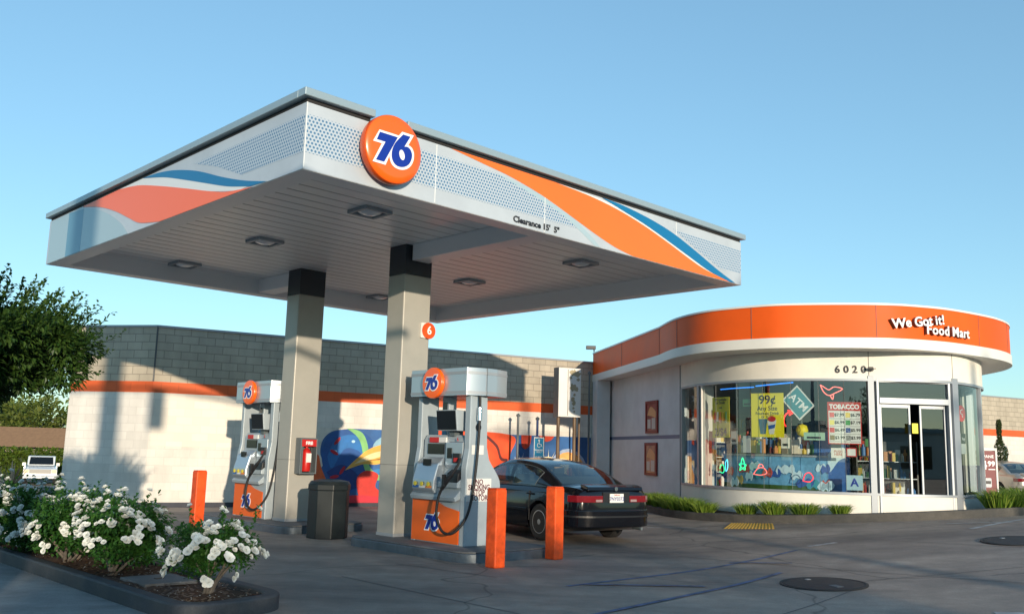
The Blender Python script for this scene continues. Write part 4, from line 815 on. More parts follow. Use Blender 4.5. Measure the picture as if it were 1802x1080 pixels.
# poster frames on the side wall
for s, z, h, lab, cc in [(4.18, 2.58, .86, 'upper framed red poster on the pale side wall of the store', (.30, .05, .04)), (4.12, 1.47, .86, 'lower framed poster with an orange picture on the side wall of the store', (.50, .20, .10))]:
    (x, y), a = WP.at(s, .005); t = thing('poster_frame', lab, 'poster', (x, y, z), a, 'framed posters on the side wall')
    w = .92; f_ = MB()
    for q in [(-w/2, -h/2, -w/2+.09, h/2), (w/2-.09, -h/2, w/2, h/2), (-w/2+.09, h/2-.07, w/2-.09, h/2), (-w/2+.09, -h/2, w/2-.09, -h/2+.07)]: f_.box(q[0], -.05, q[1], q[2], 0, q[3])
    f_.obj('frame', colmat('frame_red', (.22, .02, .015)), t, bevel=.005)
    MB().box(-w/2+.09, -.03, -h/2+.07, w/2-.09, -.002, h/2-.07).obj('picture', mat('poster_picture', cc, .35, var=.6, vscale=4), t)
    MB().prism(catmull([(-.33, .05), (-.2, .2), (-.05, .28), (.15, .22), (.33, .12), (.33, -.02), (0, .02), (-.33, .05)], 4), -.033, -.031, 'y').obj('picture_shape', colmat('picture_warm', (.70, .35, .15)), t); MB().box(-.30, -.035, -.30, -.06, -.031, -.06).obj('picture_shape', colmat('picture_pale', (.55, .50, .45)), t); MB().box(.02, -.035, -.32, .30, -.031, -.03).obj('picture_shape', colmat('picture_pale', (.55, .50, .45)), t)
# 6020, lettering, camera
for c_, s in zip('6020', (11.14, 11.31, 11.48, 11.65)):
    (x, y), a = WP.at(s, .006); t = thing('house_numeral', 'black house numeral %s above the window' % {'6': '6, first of the four', '2': '2, third of the four', '0': '0'}[c_] if c_ != '0' else ('black house numeral 0 between the 6 and the 2' if s < 11.4 else 'black house numeral 0 under the wall camera'), 'house number', (x, y, 3.42), a, 'house numerals above the window')
    text(c_, .21, M['blacktext'], t, (0, -.006, 0), a*0, ext=.006, bold=.004, name='numeral')
(x, y), a = WP.at(11.80, .0); t = thing('security_camera', 'small dark security camera beside the last house numeral', 'camera', (x, y, 3.43), a)
MB().lathe([(.001, 0), (.04, .01), (.045, .05), (.03, .09)], 14, 'y').obj('mount', M['pump_dark'], t, smooth=40); MB().box(-.08, -.14, -.02, .02, -.07, .04).obj('housing', M['black'], t, bevel=.01); MB().box(-.10, -.16, -.005, .06, -.14, .01).obj('sun_shield', M['black'], t)
sgn = thing('store_lettering', 'raised white letters We Got it! Food Mart on the orange fascia', 'sign', (0, 0, 0))
def arcword(wd, s0, z, size, tilt, step, side):
    s = s0
    for i, ch in enumerate(wd):
        w = step.get(ch, step['*'])*size
        if ch != ' ':
            (x, y), a = FP.at(s+w/2, .09)
            for k, (off, mt, bd, e) in enumerate([(0, M['num_white'], .006, .01), (-.04, colmat('letter_side', (.16, .07, .05)), .006, .035)]):
                (x, y), a = FP.at(s+w/2, .09+off)
                text(ch, size, mt, sgn, (x, y, z+tilt*(s-s0)), a, 'letter' if not k else 'letter_side', ext=e, bold=bd, tilt=tilt*.8)
        s += w
arcword('We Got it!', 13.12, 4.285, .27, .12, {'*': .50, 'W': .95, 'e': .52, ' ': .22, 'G': .72, 'o': .52, 't': .36, 'i': .26, '!': .3}, 0)
arcword('Food Mart', 13.84, 4.20, .27, 0., {'*': .53, 'F': .56, 'o': .56, 'd': .56, ' ': .25, 'M': .80, 'a': .54, 'r': .38, 't': .36}, 0)
t = thing('corner_camera', 'small dark camera on top of the left end of the orange fascia', 'camera', (2.6, 28.4, 4.70), 0)
MB().cyl((0, 0, 0), (0, 0, .12), .02).obj('stem', M['black'], t); MB().box(-.25, -.06, .08, .05, .06, .19).obj('housing', M['black'], t, bevel=.01)

# kerb, planting and paving round the store
KP = catmull([(2.75, 27.5), (3.2, 24.0), (3.48, 22.0), (3.72, 21.0), (4.1, 20.15), (4.9, 19.15), (6.0, 18.42), (7.3, 18.0), (8.5, 17.9), (9.6, 18.15), (10.5, 18.75), (11.2, 19.7), (11.6, 21), (11.9, 24)], 5)
kt = lambda x, y: G(x, y)+.16
tag(ribbon(MB(), KP, -.15, 0, lambda x, y: -.1, kt).obj('store_kerb', M['kerbc'], bevel=.015), kind='structure')
inn = offset(KP, -.15); rows = [[(p[0], p[1], kt(*p)-.035) for p in inn], [(x+(7.5-x)*.25, y+(23-y)*.25, .48) for x, y in inn], [(x+(7.5-x)*.5, y+(23-y)*.5, .48) for x, y in inn]]
tag(MB().grid(rows).obj('planting_soil', M['soil']), kind='structure')
ribbon(MB(), WP.cut(ES+.02, E1), -.24, -.21, FLOOR, 3.29).obj('inside_lining', colmat('inside_wall', (.045, .045, .045)), ST)  # dark sheet added so the sunlit inside of this wall stays dark
tag(MB().prism([(7.35, 18.06), (9.3, 18.12), (9.2, 18.9), (7.4, 18.75)], .3, .535).obj('door_path', M['paving']), kind='structure')
t = thing('tactile_mat', 'yellow ribbed tactile mat on the paving in front of the planter', 'ground mat', (0, 0, 0))
def mpt(u, v, h): a = Vector((4.26, 18.36)).lerp(Vector((5.12, 17.84)), u); b = Vector((4.62, 19.22)).lerp(Vector((5.34, 18.72)), u); p = a.lerp(b, v); return (p.x, p.y, G(p.x, p.y)+h)
MB().grid([[mpt(i/8, j/8, .006) for j in range(9)] for i in range(9)]).obj('mat', M['tactile'], t)
rb_ = MB()
for i in range(15): rb_.tube([mpt((i+.5)/15, .02+.96*j/6, .008) for j in range(7)], .009, 5)
rb_.obj('ribs', M['tactile'], t)
# propane sign
t = thing('propane_sign', 'dark red banner sign reading propane 4.99 standing right of the store', 'sign', (16.58, 32.2, G(16.58, 32.2)), -.15)
MB().box(-.36, -.03, .1, .36, .03, 1.75).obj('banner', colmat('propane_red', (.16, .012, .02)), t, bevel=.006)
text('PROPANE', .14, M['num_white'], t, (0, -.034, 1.55), bold=.002); text('$4', .40, M['num_white'], t, (-.13, -.034, 1.24), bold=.01); text('99', .24, M['num_white'], t, (.22, -.034, 1.30), bold=.006)
MB().box(.12, -.036, 1.10, .34, -.032, 1.13).obj('underline', M['num_white'], t); MB().prism(ring([(-.02, .5), (.2, .5), (.2, .82), (-.02, .82)], .05), -.036, -.032, 'y').obj('tank_picture', M['stucco'], t); MB().box(.0, -.039, .62, .18, -.037, .72).obj('tank_label', M['blacktext'], t)
MB().box(-.42, -.05, 0, -.36, .05, 1.85).box(.36, -.05, 0, .42, .05, 1.85).box(-.36, -.05, 1.76, .36, .05, 1.85).box(-.42, -.2, -.02, .42, .2, .06).obj('stand', M['white'], t, bevel=.006)

# ------------------------------------------------------------------ grass tufts
def tuft_mesh(seed, w=.26, h=.32, n=420):
    rnd = random.Random(seed); mb = MB()
    for i in range(n):
        a = rnd.uniform(0, 2*pi); r = w*.45*math.sqrt(rnd.random()); x, y = r*cos(a), r*sin(a)
        lean = rnd.uniform(.2, 1.25)*(r/w+.3); L = h*rnd.uniform(.6, 1.1); dx, dy = cos(a+rnd.uniform(-.5, .5))*lean*.32, sin(a+rnd.uniform(-.5, .5))*lean*.32
        t_ = rnd.uniform(0, pi); ex, ey = .006*cos(t_), .006*sin(t_)
        mb.add([(x-ex, y-ey, -.04), (x+ex, y+ey, -.04), (x+dx*.5+ex*.8, y+dy*.5+ey*.8, L*.65), (x+dx*.5-ex*.8, y+dy*.5-ey*.8, L*.65), (x+dx, y+dy, L*.85)], [(0, 1, 2, 3), (3, 2, 4)])
    return mb.mesh('grass_blades', M['grass'])
TM = [tuft_mesh(s) for s in (1, 2, 3)]
TL = [(3.45, 23.4, 1.0), (3.56, 22.8, 1.1), (3.68, 22.2, 1.1), (3.82, 21.6, 1.15), (3.93, 21.1, 1.1), (4.08, 20.7, 1.0), (4.3, 20.25, 1.0), (4.98, 19.42, .85), (5.45, 19.02, .95), (5.98, 18.73, 1.0), (6.6, 18.45, .75), (9.75, 18.5, 1.2), (10.15, 18.75, 1.3), (10.5, 19.05, 1.3), (10.8, 19.5, 1.3)]
TLAB = ['farthest tuft of grass along the side wall, behind the car boot', 'second tuft of grass along the side wall', 'third tuft of grass along the side wall', 'fourth tuft of grass along the side wall, dense', 'fifth tuft of grass, near the window corner', 'tuft of grass under the narrow left window pane', 'tuft of grass at the end of the dense row under the window', 'small separate tuft of grass left above the yellow mat', 'round tuft of grass right above the yellow mat', 'wide tuft of grass right of the yellow mat', 'small low tuft of grass under the letter card', 'tuft of grass right of the store door', 'big tuft of grass in the right end of the planter', 'tall tuft of grass before the propane sign', 'last tuft of grass in the nose of the right kerb']
for i, (x, y, s) in enumerate(TL):
    o = bpy.data.objects.new('grass_tuft', TM[i % 3]); COL.objects.link(o); o.location = (x, y, kt(x, y)-.03); o.scale = (s*1.35, s*1.35, s*(1.0+.12*((i*7)%3-1))); o.rotation_euler = (0, 0, i*1.3)
    tag(o, TLAB[i], 'grass tuft', 'grass tufts in the store planter')
# ------------------------------------------------------------------ cars
def boolean_cut(o, cutters):
    for c in cutters:
        m = o.modifiers.new('cut', 'BOOLEAN'); m.operation = 'DIFFERENCE'; m.object = c; m.solver = 'EXACT'
    bpy.context.view_layer.update()
    me = bpy.data.meshes.new_from_object(o.evaluated_get(bpy.context.evaluated_depsgraph_get()))
    o.modifiers.clear(); o.data = me; me.set_sharp_from_angle(angle=radians(32))
    for c in cutters: bpy.data.objects.remove(c)
def interp_rows(R, n):
    return catmull(R, n)
def sedan(name, label, paint, loc, heading, plate=None, group='cars'):
    """local x forward, y left; heading = world angle of +x"""
    t = thing(name, label, 'car', loc, heading, group)
    R = [(-2.42, .60, .38, .80, .90), (-2.39, .72, .32, .86, .955), (-2.31, .80, .27, .91, 1.0), (-2.12, .86, .22, .94, 1.03), (-1.7, .885, .20, .945, 1.025), (-1.2, .89, .19, .94, 1.01), (0, .89, .18, .925, .97), (.9, .89, .18, .91, .965), (1.4, .88, .19, .87, .93), (1.9, .85, .20, .79, .85), (2.25, .77, .22, .68, .74), (2.38, .66, .30, .56, .60)]
    rows = []
    for x, w, zb, zs, zt in interp_rows(R, 4):
        half = [(0, zb), (w*.80, zb), (w*.95, zb+.05), (w*.985, zb+.16), (w, zb+(zs-zb)*.45), (w*.995, zb+(zs-zb)*.62), (w*.975, zs-.10), (w*.94, zs-.025), (w*.88, zs+(zt-zs)*.35), (w*.5, zs+(zt-zs)*.85), (0, zt)]
        rows.append([(x, y, z) for y, z in half]+[(x, -y, z) for y, z in half[-2:0:-1]])
    mb = MB(); n = len(rows[0]); v = [p for r in rows for p in r]
    f = [(i*n+j, i*n+(j+1) % n, (i+1)*n+(j+1) % n, (i+1)*n+j) for i in range(len(rows)-1) for j in range(n)]
    f += [tuple(range(n-1, -1, -1)), tuple(range((len(rows)-1)*n, len(rows)*n))]
    f = [q[::-1] for q in f]
    mb.add(v, f)
    body = mb.obj('body', paint, t, smooth=32)
    cut = []
    for x in (-1.33, 1.34):
        for s in (-1, 1): cut.append(MB().cyl((x, s*.55, .325), (x, s*1.1, .325), .375, n=36).obj('c', None, t))
    boolean_cut(body, cut)
    for x in (-1.33, 1.34):
        for s in (-1, 1):
            MB().lathe([(.36, -.0), (.36, .02)], 24, 'y', (x, s*.56, .325)).obj('wheel_well', M['black'], t) if 0 else None
            wh = MB().lathe([(.21, -.10), (.285, -.105), (.318, -.08), (.325, -.04), (.325, .04), (.318, .08), (.285, .105), (.21, .10)], 40, 'y', (0, 0, 0)).obj('wheel', M['tyre'], t, (x, s*.775, .325), 0 if s < 0 else pi, smooth=40)
            rm = MB().lathe([(.215, .09), (.20, .095), (.195, .05), (.001, .05)], 36, 'y').obj('rim', M['black'], wh, smooth=30)
            sp = MB().lathe([(.215, .098), (.195, .102), (.178, .085), (.178, .07)], 36, 'y')
            for k in range(6):
                a = k*pi/3+.3; c_, s_ = cos(a), sin(a); P = [(c_*.04-s_*.045, s_*.04+c_*.045), (c_*.19-s_*.050, s_*.19+c_*.050), (c_*.19+s_*.050, s_*.19-c_*.050), (c_*.04+s_*.045, s_*.04-c_*.045)]
                sp.prism(P, -.092, -.06, 'y')
            sp.lathe([(.075, .06), (.07, .098), (.001, .104)], 20, 'y'); sp.obj('hubcap', M['rim'], wh, smooth=30)
    # cabin: one curved shell, its glass cut out of it
    prof = catmull([(-1.80, .985), (-1.42, 1.17), (-1.0, 1.335), (-.45, 1.405), (.10, 1.405), (.52, 1.27), (.88, 1.09), (1.20, .945)], 8); NU = len(prof)-1
    def ev(u):
        k = min(int(u*NU), NU-1); f_ = u*NU-k; return prof[k][0]+(prof[k+1][0]-prof[k][0])*f_, prof[k][1]+(prof[k+1][1]-prof[k][1])*f_
    def edge(u): x, z = ev(u); h = max(0, (z-.95)/.455); return x, .775-.185*h**1.1, z
    def side_pt(u, v, s):
        xe, ye, ze = edge(u); xb = -1.66+(1.12+1.66)*u; zb = .945; x = xb+(xe-xb)*v; z = zb+(ze-.012-zb)*v; y = .815+(ye-.815)*v+.045*sin(pi*v)*sin(pi*u)**.5 if 0 < u < 1 else .815+(ye-.815)*v
        return (x, s*y, z)
    def top_pt(u, q):
        x, y, z = edge(u); b = 1-q*q; e_ = (2*u-1)
        return (x+.10*b*e_*abs(e_), q*y, z+(.038*sin(pi*u)+.004)*b-.012*abs(q)**8)
    us = sorted(set([i/24 for i in range(25)]+[.205, .47, .505, .50, .835, .03, .27, .73, .97])); vs = [0, .07, .3, .5, .7, .86, 1]; qs = [-1, -.96, -.90, -.7, -.4, 0, .4, .7, .90, .96, 1]
    glassm = {}; pm = MB()
    def patch(P, isg):
        for a in range(len(P)-1):
            for b in range(len(P[0])-1):
                g_ = isg(a, b); tgt = glassm.setdefault(g_, MB()) if g_ else pm
                tgt.add([P[a][b], P[a+1][b], P[a+1][b+1], P[a][b+1]], [(0, 1, 2, 3)])
    for s in (1, -1):
        def isg(a, b, s=s):
            u, v = (us[a]+us[a+1])/2, (vs[b]+vs[b+1])/2
            if not .07 < v < .86: return None
            if .205 < u < .47: return ('rear_side_window', s)
            if .505 < u < .835: return ('front_side_window', s)
        patch([[side_pt(u, v, s) for v in vs] for u in us], isg)
    def isg(a, b):
        u, q = (us[a]+us[a+1])/2, (qs[b]+qs[b+1])/2
        if abs(q) > .90: return None
        return ('rear_window', 0) if .03 < u < .27 else ('windscreen', 0) if .73 < u < .97 else None
    patch([[top_pt(u, q) for q in qs] for u in us], isg)
    def weld(mb, nm, mt):
        o = mb.obj(nm, mt, t); b_ = bmesh.new(); b_.from_mesh(o.data); bmesh.ops.remove_doubles(b_, verts=b_.verts, dist=.0005); bmesh.ops.recalc_face_normals(b_, faces=b_.faces); b_.to_mesh(o.data); b_.free()
        o.data.polygons.foreach_set('use_smooth', [True]*len(o.data.polygons)); o.data.set_sharp_from_angle(angle=radians(38)); return o
    weld(pm, 'roof_and_pillars', paint)
    for (nm, s_), mb in glassm.items(): weld(mb, nm, M['carglass'])
    for s in (1, -1):
        loop = [side_pt(.205+(.835-.205)*k/14, .86, s) for k in range(15)]+[side_pt(.835, v, s) for v in (.6, .3, .07)]
        MB().tube([Vector(side_pt(.205, v, s)) for v in (.07, .3, .6)]+[Vector(p) for p in loop], .008, 6).obj('window_trim', M['pump_dark'], t)
    # inside
    MB().box(-1.5, -.70, .5, .95, .70, .60).obj('cabin_floor', M['black'], t)
    for x, y, w in ((.05, .36, .25), (.05, -.36, .25), (-.95, 0, .62)):
        st = MB().prism([(x-.18, .60), (x+.35, .60), (x+.35, .72), (x+.0, .72), (x-.16, 1.14), (x-.28, 1.14)], y-w, y+w, 'y'); s_ = st.obj('seat', M['seat'], t, bevel=.04)
        for yy in ([y] if w < .5 else [-.35, .35]): MB().box(x-.28, yy-.12, 1.16, x-.19, yy+.12, 1.30).obj('headrest', M['seat'], s_, bevel=.03)
    MB().prism([(.75, .6), (1.1, .6), (1.1, .93), (.8, .93)], -.68, .68, 'y').obj('dashboard', M['black'], t, bevel=.02)
    MB().box(-1.58, -.62, .90, -1.15, .62, .93).obj('parcel_shelf', M['seat'], t)
    # rear end
    for s in (1, -1):
        L = MB().prism([(-2.425, .73), (-2.425, .845), (-2.30, .86), (-2.05, .86), (-2.12, .80), (-2.25, .73)], s*.845, s*.862, 'y') if 0 else MB()
        L.prism([(-2.445, s*.30), (-2.44, s*.56), (-2.41, s*.70), (-2.345, s*.80), (-2.17, s*.875), (-2.17, s*.82), (-2.31, s*.74), (-2.36, s*.62), (-2.38, s*.30)], .725, .84, 'z')
        tl = L.obj('tail_light', M['redlens'], t, bevel=.008)
        MB().box(-2.450, min(s*.32, s*.46), .735, -2.444, max(s*.32, s*.46), .775).obj('reversing_lens', colmat('smoked_lens', (.30, .22, .22), .15), tl)
        MB().box(1.9, s*.87-.05, .9, 2.0, s*.87+.05, .9+.001) if 0 else None
        MB().prism([(2.30, s*.42), (2.37, s*.50), (2.30, s*.68), (2.14, s*.78), (2.10, s*.74), (2.22, s*.60), (2.26, s*.42)], .55, .67, 'z').obj('headlight', M['lens'], t, bevel=.01)
        mr = MB().prism(ring([(.78, .93), (.93, .93), (.95, 1.05), (.80, 1.06)], .03), min(s*.86, s*1.0), max(s*.86, s*1.0), 'y').obj('wing_mirror', paint, t, bevel=.015)
        for x in (-.02, -1.0): MB().box(x-.24+.1, min(s*.885, s*.905), .80, x-.05+.1, max(s*.885, s*.905), .83).obj('door_handle', paint, t, bevel=.006)
        dl = MB()
        for x in (-1.02, -.05, .98): dl.box(x-.004, min(s*.87, s*.8935), .34, x+.004, max(s*.87, s*.8935), .86)
        dl.obj('door_gap', M['black'], t)
        MB().box(-.95, min(s*.89, s*.903), .50, .95, max(s*.89, s*.903), .55).obj('side_moulding', paint, t, bevel=.005)
    bp_ = [(-2.36, .86), (-2.36, .60), (-2.43, .50)]
    Bp = ring([(-1.95, -.895), (-2.30, -.87), (-2.50, -.60), (-2.535, 0), (-2.50, .60), (-2.30, .87), (-1.95, .895), (-1.95, .8), (-2.35, .5), (-2.35, -.5), (-1.95, -.8)], [.03, .12, .15, .3, .15, .12, .03, .05, .05, .05, .05])
    MB().prism(Bp, .30, .60).obj('rear_bumper', paint, t, bevel=.045, seg=4, smooth=60); MB().prism([(p[0]*1.004, p[1]*1.004) for p in Bp], .47, .50).obj('bumper_strip', M['black'], t)
    Bf = ring([(2.12, .87), (2.38, .72), (2.47, .35), (2.47, -.35), (2.38, -.72), (2.12, -.87), (2.12, -.78), (2.3, -.5), (2.3, .5), (2.12, .78)], .05)
    MB().prism(Bf, .28, .50).obj('front_bumper', paint, t, bevel=.03, smooth=40)
    MB().box(-2.44, -.295, .725, -2.40, .295, .90).obj('plate_recess', M['black'], t)
    pl = MB().box(-2.455, -.155, .72, -2.441, .155, .875).obj('number_plate', M['white'], t, bevel=.004)
    text(plate or '4KLM218', .085, colmat('plate_blue', (.03, .06, .25)), pl, (-2.4565, 0, .785), -pi/2, bold=.001); text('California', .035, M['red'], pl, (-2.4565, 0, .852), -pi/2)
    MB().prism([(-2.43, .925), (-2.41, .985), (-2.30, 1.015), (-2.2, 1.03), (-2.2, .99), (-2.36, .93)], -.62, .62, 'y').obj('boot_lip', paint, t, bevel=.012)
    MB().lathe([(.035, .0), (.035, .008), (.02, .008)], 20, 'y', (0, 0, 0)).obj('badge', M['chrome'], t, (-2.43, 0, .955), -pi/2)
    MB().cyl((-2.52, -.52, .27), (-2.2, -.52, .28), .028, n=14).obj('exhaust', M['pump_dark'], t, smooth=40)
    MB().box(-2.42, -.2, .905, -2.41, .2, .915).obj('trim_line', M['chrome'], t) if 0 else None
    return t
HD = radians(90+33)
rc = Vector((1.32, 17.3)); fwd = Vector((cos(HD), sin(HD))); cpos = rc+fwd*1.33
sedan('parked_car', 'black four door sedan seen from behind, standing beside the right pump', M['carblack'], (cpos.x, cpos.y, .012), HD, plate='7NY0373', group='cars standing at the station')
sedan('parked_car', 'pale champagne sedan parked by the far wall at the right edge', M['carsilver'], (18.85, 35.4, G(19, 34)), radians(93), plate='4JXR120', group='cars standing at the station')
# pickup at the far left
px_, py_ = -30.6, 61.0; pz_ = G(px_, py_)
t = thing('pickup_truck', 'old white pickup truck parked by the hedge far left', 'pickup truck', (px_, py_, pz_), radians(-90+26))
side = ring([(-2.6, .50), (2.55, .45), (2.62, .60), (2.60, .98), (2.40, 1.08), (1.0, 1.17), (-2.6, 1.17)], [.05, .05, .05, .06, .08, 0, .03])
mb = MB().prism(side, -.96, .96, 'y').obj('body', M['carwhite'], t, bevel=.05)
MB().prism(ring([(-.75, 1.20), (1.05, 1.20), (.45, 1.80), (-.62, 1.80)], [0, 0, .1, .08]), -.80, .80, 'y').obj('cab', M['carwhite'], t, bevel=.05)
MB().add([(1.0, -.70, 1.26), (1.0, .70, 1.26), (.53, .66, 1.72), (.53, -.66, 1.72)], [(0, 1, 2, 3)]).obj('windscreen', M['screen'], t, (.012, 0, .012))
for s in (1, -1): MB().add([(-.55, s*.803, 1.26), (.85, s*.803, 1.26), (.40, s*.803, 1.70), (-.50, s*.803, 1.70)], [(0, 1, 2, 3)]).obj('side_window', M['screen'], t)
MB().box(2.60, -.62, .74, 2.63, .62, 1.0).obj('grille', colmat('grille', (.30, .28, .25)), t)
for s in (1, -1):
    MB().box(2.60, s*.78-.14, .76, 2.64, s*.78+.14, .98).obj('headlight', colmat('lamp_amber', (.75, .55, .35)), t)
    for x in (1.75, -1.65): MB().lathe([(.36, -.1), (.36, .1), (.2, .12), (.001, .12)], 20, 'y', (0, 0, 0)).obj('wheel', M['tyre'], t, (x, s*.86, .36), 0 if s < 0 else pi, smooth=40)
    MB().box(1.0, s*.98-.1, 1.18, 1.12, s*.98+.1, 1.38).obj('wing_mirror', M['chrome'], t)
MB().box(2.55, -.96, .42, 2.74, .96, .60).obj('bumper', M['alu'], t, bevel=.03)

# ------------------------------------------------------------------ flower bed
def bedP(g): return ring([(-1.52+g, -1.05+g), (-.32-g, -.90+g), (-.32-g, 13), (-1.52+g, 13)], [.45-g, .45-g, 0, 0], 8)
kb = thing('flower_bed_kerb', None, None, (C0.x, C0.y, 0), YAW); kb['kind'] = 'structure'
outer = bedP(0); inner = bedP(.15)
mb = MB(); n = len(outer); v = [(*p, -.1) for p in outer]+[(*p, .15) for p in outer]+[(*p, .15) for p in inner]+[(*p, .02) for p in inner]
mb.add(v, [(k*n+i, k*n+(i+1) % n, (k+1)*n+(i+1) % n, (k+1)*n+i) for k in range(3) for i in range(n)])
o = mb.obj('bed_kerb', M['kerb'], None, (C0.x, C0.y, 0), YAW, bevel=.02, smooth=50); tag(o, kind='structure'); bpy.data.objects.remove(kb)
rows = []; random.seed(5)
for i in range(100):
    y = -.92+i*.14; rows.append([(x, y, .085+random.uniform(0, .03)+.03*sin(x*5+y*2)) for x in [-1.4+.12*j for j in range(9)]])
rows = [[(x, y, z) for x, y, z in r] for r in rows]
sb = MB().grid([[(max(min(x, -.44), -1.40) if y > -.5 else -.92+(x+.92)*(.62+.38*max(0, (y+.92)/.42)), y, z) for x, y, z in r] for r in rows]).obj('bed_soil', M['soil'], None, (C0.x, C0.y, 0), YAW); tag(sb, kind='structure')
ch = MB(); random.seed(6)
for i in range(1500):
    x = random.uniform(-1.34, -.5); y = random.uniform(-.8, 9); z = .125+random.uniform(-.012, .015); a = random.uniform(0, pi); l = random.uniform(.012, .035); w = l*.4; c_, s_ = cos(a), sin(a)
    ch.add([(x-c_*l+s_*w, y-s_*l-c_*w, z), (x+c_*l+s_*w, y+s_*l-c_*w, z+.008), (x+c_*l-s_*w, y+s_*l+c_*w, z+.012), (x-c_*l-s_*w, y-s_*l+c_*w, z+.002)], [(0, 1, 2, 3)])
tag(ch.obj('bark_chips', leaf_mat('bark_chip', (.05, .025, .015), (.16, .10, .06), 0), None, (C0.x, C0.y, 0), YAW), 'brown bark chips scattered over the flower bed soil', 'bark chips', kind='stuff')
pt = MB(); random.seed(16)
for i in range(160):
    x = random.uniform(-1.34, -.5); y = random.uniform(-.8, 6); z = .146; a = random.uniform(0, 2*pi); l = random.uniform(.008, .017)
    pt.add([(x+l*cos(a+k*1.57)*(1 if k % 2 else .6), y+l*sin(a+k*1.57)*(1 if k % 2 else .6), z+.004*(k % 2)) for k in range(4)], [(0, 1, 2, 3)])
tag(pt.obj('fallen_petals', M['petal'], None, (C0.x, C0.y, 0), YAW), 'white fallen rose petals scattered on the bark of the flower bed', 'petals', kind='stuff')
t = thing('utility_cover', 'flat grey concrete cover slab set in the flower bed', 'cover', wl(-.95, .75, .115), YAW)
MB().box(-.28, -.32, 0, .28, .32, .035).obj('slab', M['island'], t, bevel=.008); MB().box(-.04, -.03, .036, .04, .03, .04).obj('lift_slot', M['black'], t)
t = thing('sprinkler_riser', 'pale upright sprinkler riser between the rose bushes', 'sprinkler', wl(-.78, .98, .10), YAW)
MB().cyl((0, 0, 0), (0, 0, .20), .013, n=10).obj('riser', M['white'], t, smooth=40); MB().lathe([(.017, .20), (.02, .23), (.012, .24), (.001, .24)], 10).obj('nozzle', M['black'], t)
# roses
def leafcard(mb, p, d, up, L, w):
    d = d.normalized(); s = d.cross(up); s = s.normalized() if s.length > 1e-3 else d.orthogonal().normalized(); nrm = s.cross(d)*(-.12*L)
    mb.add([p, p+d*L*.5+s*w*.5+nrm*-.6, p+d*L+nrm, p+d*L*.5-s*w*.5+nrm*-.6], [(0, 1, 2), (0, 2, 3)])
def rv(r): 
    while True:
        v = Vector((r.uniform(-1, 1), r.uniform(-1, 1), r.uniform(-1, 1)))
        if .05 < v.length < 1: return v
def rose_leaves(seed, rx, rz, n=3400, holes=6):
    r = random.Random(seed); mb = MB(); cl = [(rv(r)*.8, r.uniform(.28, .5)) for i in range(26)]; spr = []
    for i in range(n):
        c, q = cl[r.randrange(len(cl))]; v = c+rv(r)*q
        if v.length > 1.12: continue
        p = Vector((v.x*rx, v.y*rx, v.z*rz+(.12*rz if v.z > 0 else 0))); leafcard(mb, p, rv(r)+Vector((v.x, v.y, .2)), rv(r)*.4+Vector((0, 0, 1)), r.uniform(.035, .065), r.uniform(.024, .042))
    for k in range(9):                                   # long shoots above the bush
        a = r.uniform(0, 2*pi); q = r.uniform(.2, .9); p = Vector((cos(a)*q*rx, sin(a)*q*rx, rz*.7)); d = Vector((cos(a)*.3, sin(a)*.3, 1)); L = r.uniform(.08, .24)
        for j in range(14): leafcard(mb, p+d*L*j/14, rv(r)+Vector((0, 0, .3)), Vector((0, 0, 1)), .045, .03)
        spr.append(p+d*L)
    return mb.mesh('leaves', M['leaf3']), spr
def blossom(seed):
    r = random.Random(seed); mb = MB()
    for ringn, (m_, R_, h, tilt) in enumerate([(7, .052, .0, .35), (6, .042, .008, .75), (5, .028, .014, 1.1), (4, .014, .018, 1.35)]):
        for i in range(m_):
            a = 2*pi*i/m_+ringn*.5+r.uniform(-.15, .15); c_, s_ = cos(a), sin(a); w = R_*.62
            base = Vector((0, 0, h)); o1 = Vector((c_*cos(tilt), s_*cos(tilt), sin(tilt)))*R_*r.uniform(.85, 1.1); sd_ = Vector((-s_, c_, 0))*w
            mid = base+o1*.55+Vector((0, 0, -.004)); tip = base+o1
            mb.add([base, mid+sd_*.9, tip+sd_*.55, tip+o1*.08, tip-sd_*.55, mid-sd_*.9], [(0, 1, 2, 3, 4, 5)])
    return mb.mesh('blossom', M['petal'], 60)
BL = [blossom(s) for s in range(4)]
def stems_mesh(seed, h):
    r = random.Random(seed); mb = MB()
    for k in range(6):
        a = r.uniform(0, 2*pi); q = r.uniform(.12, .34); x0, y0 = r.uniform(-.05, .05), r.uniform(-.05, .05)
        mb.tube([(x0, y0, -.04), (x0+cos(a)*q*.35, y0+sin(a)*q*.35, h*.35), (x0+cos(a)*q*.7, y0+sin(a)*q*.7, h*.7), (x0+cos(a)*q*.9, y0+sin(a)*q*.9, h)], [.022, .017, .012, .006], 7)
        a2 = a+r.uniform(-.8, .8); mb.tube([(x0+cos(a)*q*.35, y0+sin(a)*q*.35, h*.35), (x0+cos(a2)*q, y0+sin(a2)*q, h*.9)], [.012, .005], 6)
    return mb.mesh('stems', M['bark'], 60)
SDX = (TO_SUN.x/cos(SUN_EL), TO_SUN.y/cos(SUN_EL))
rose_var = [(rose_leaves(s, .50, .31, 4600), stems_mesh(s, .55)) for s in (21, 22, 23)]
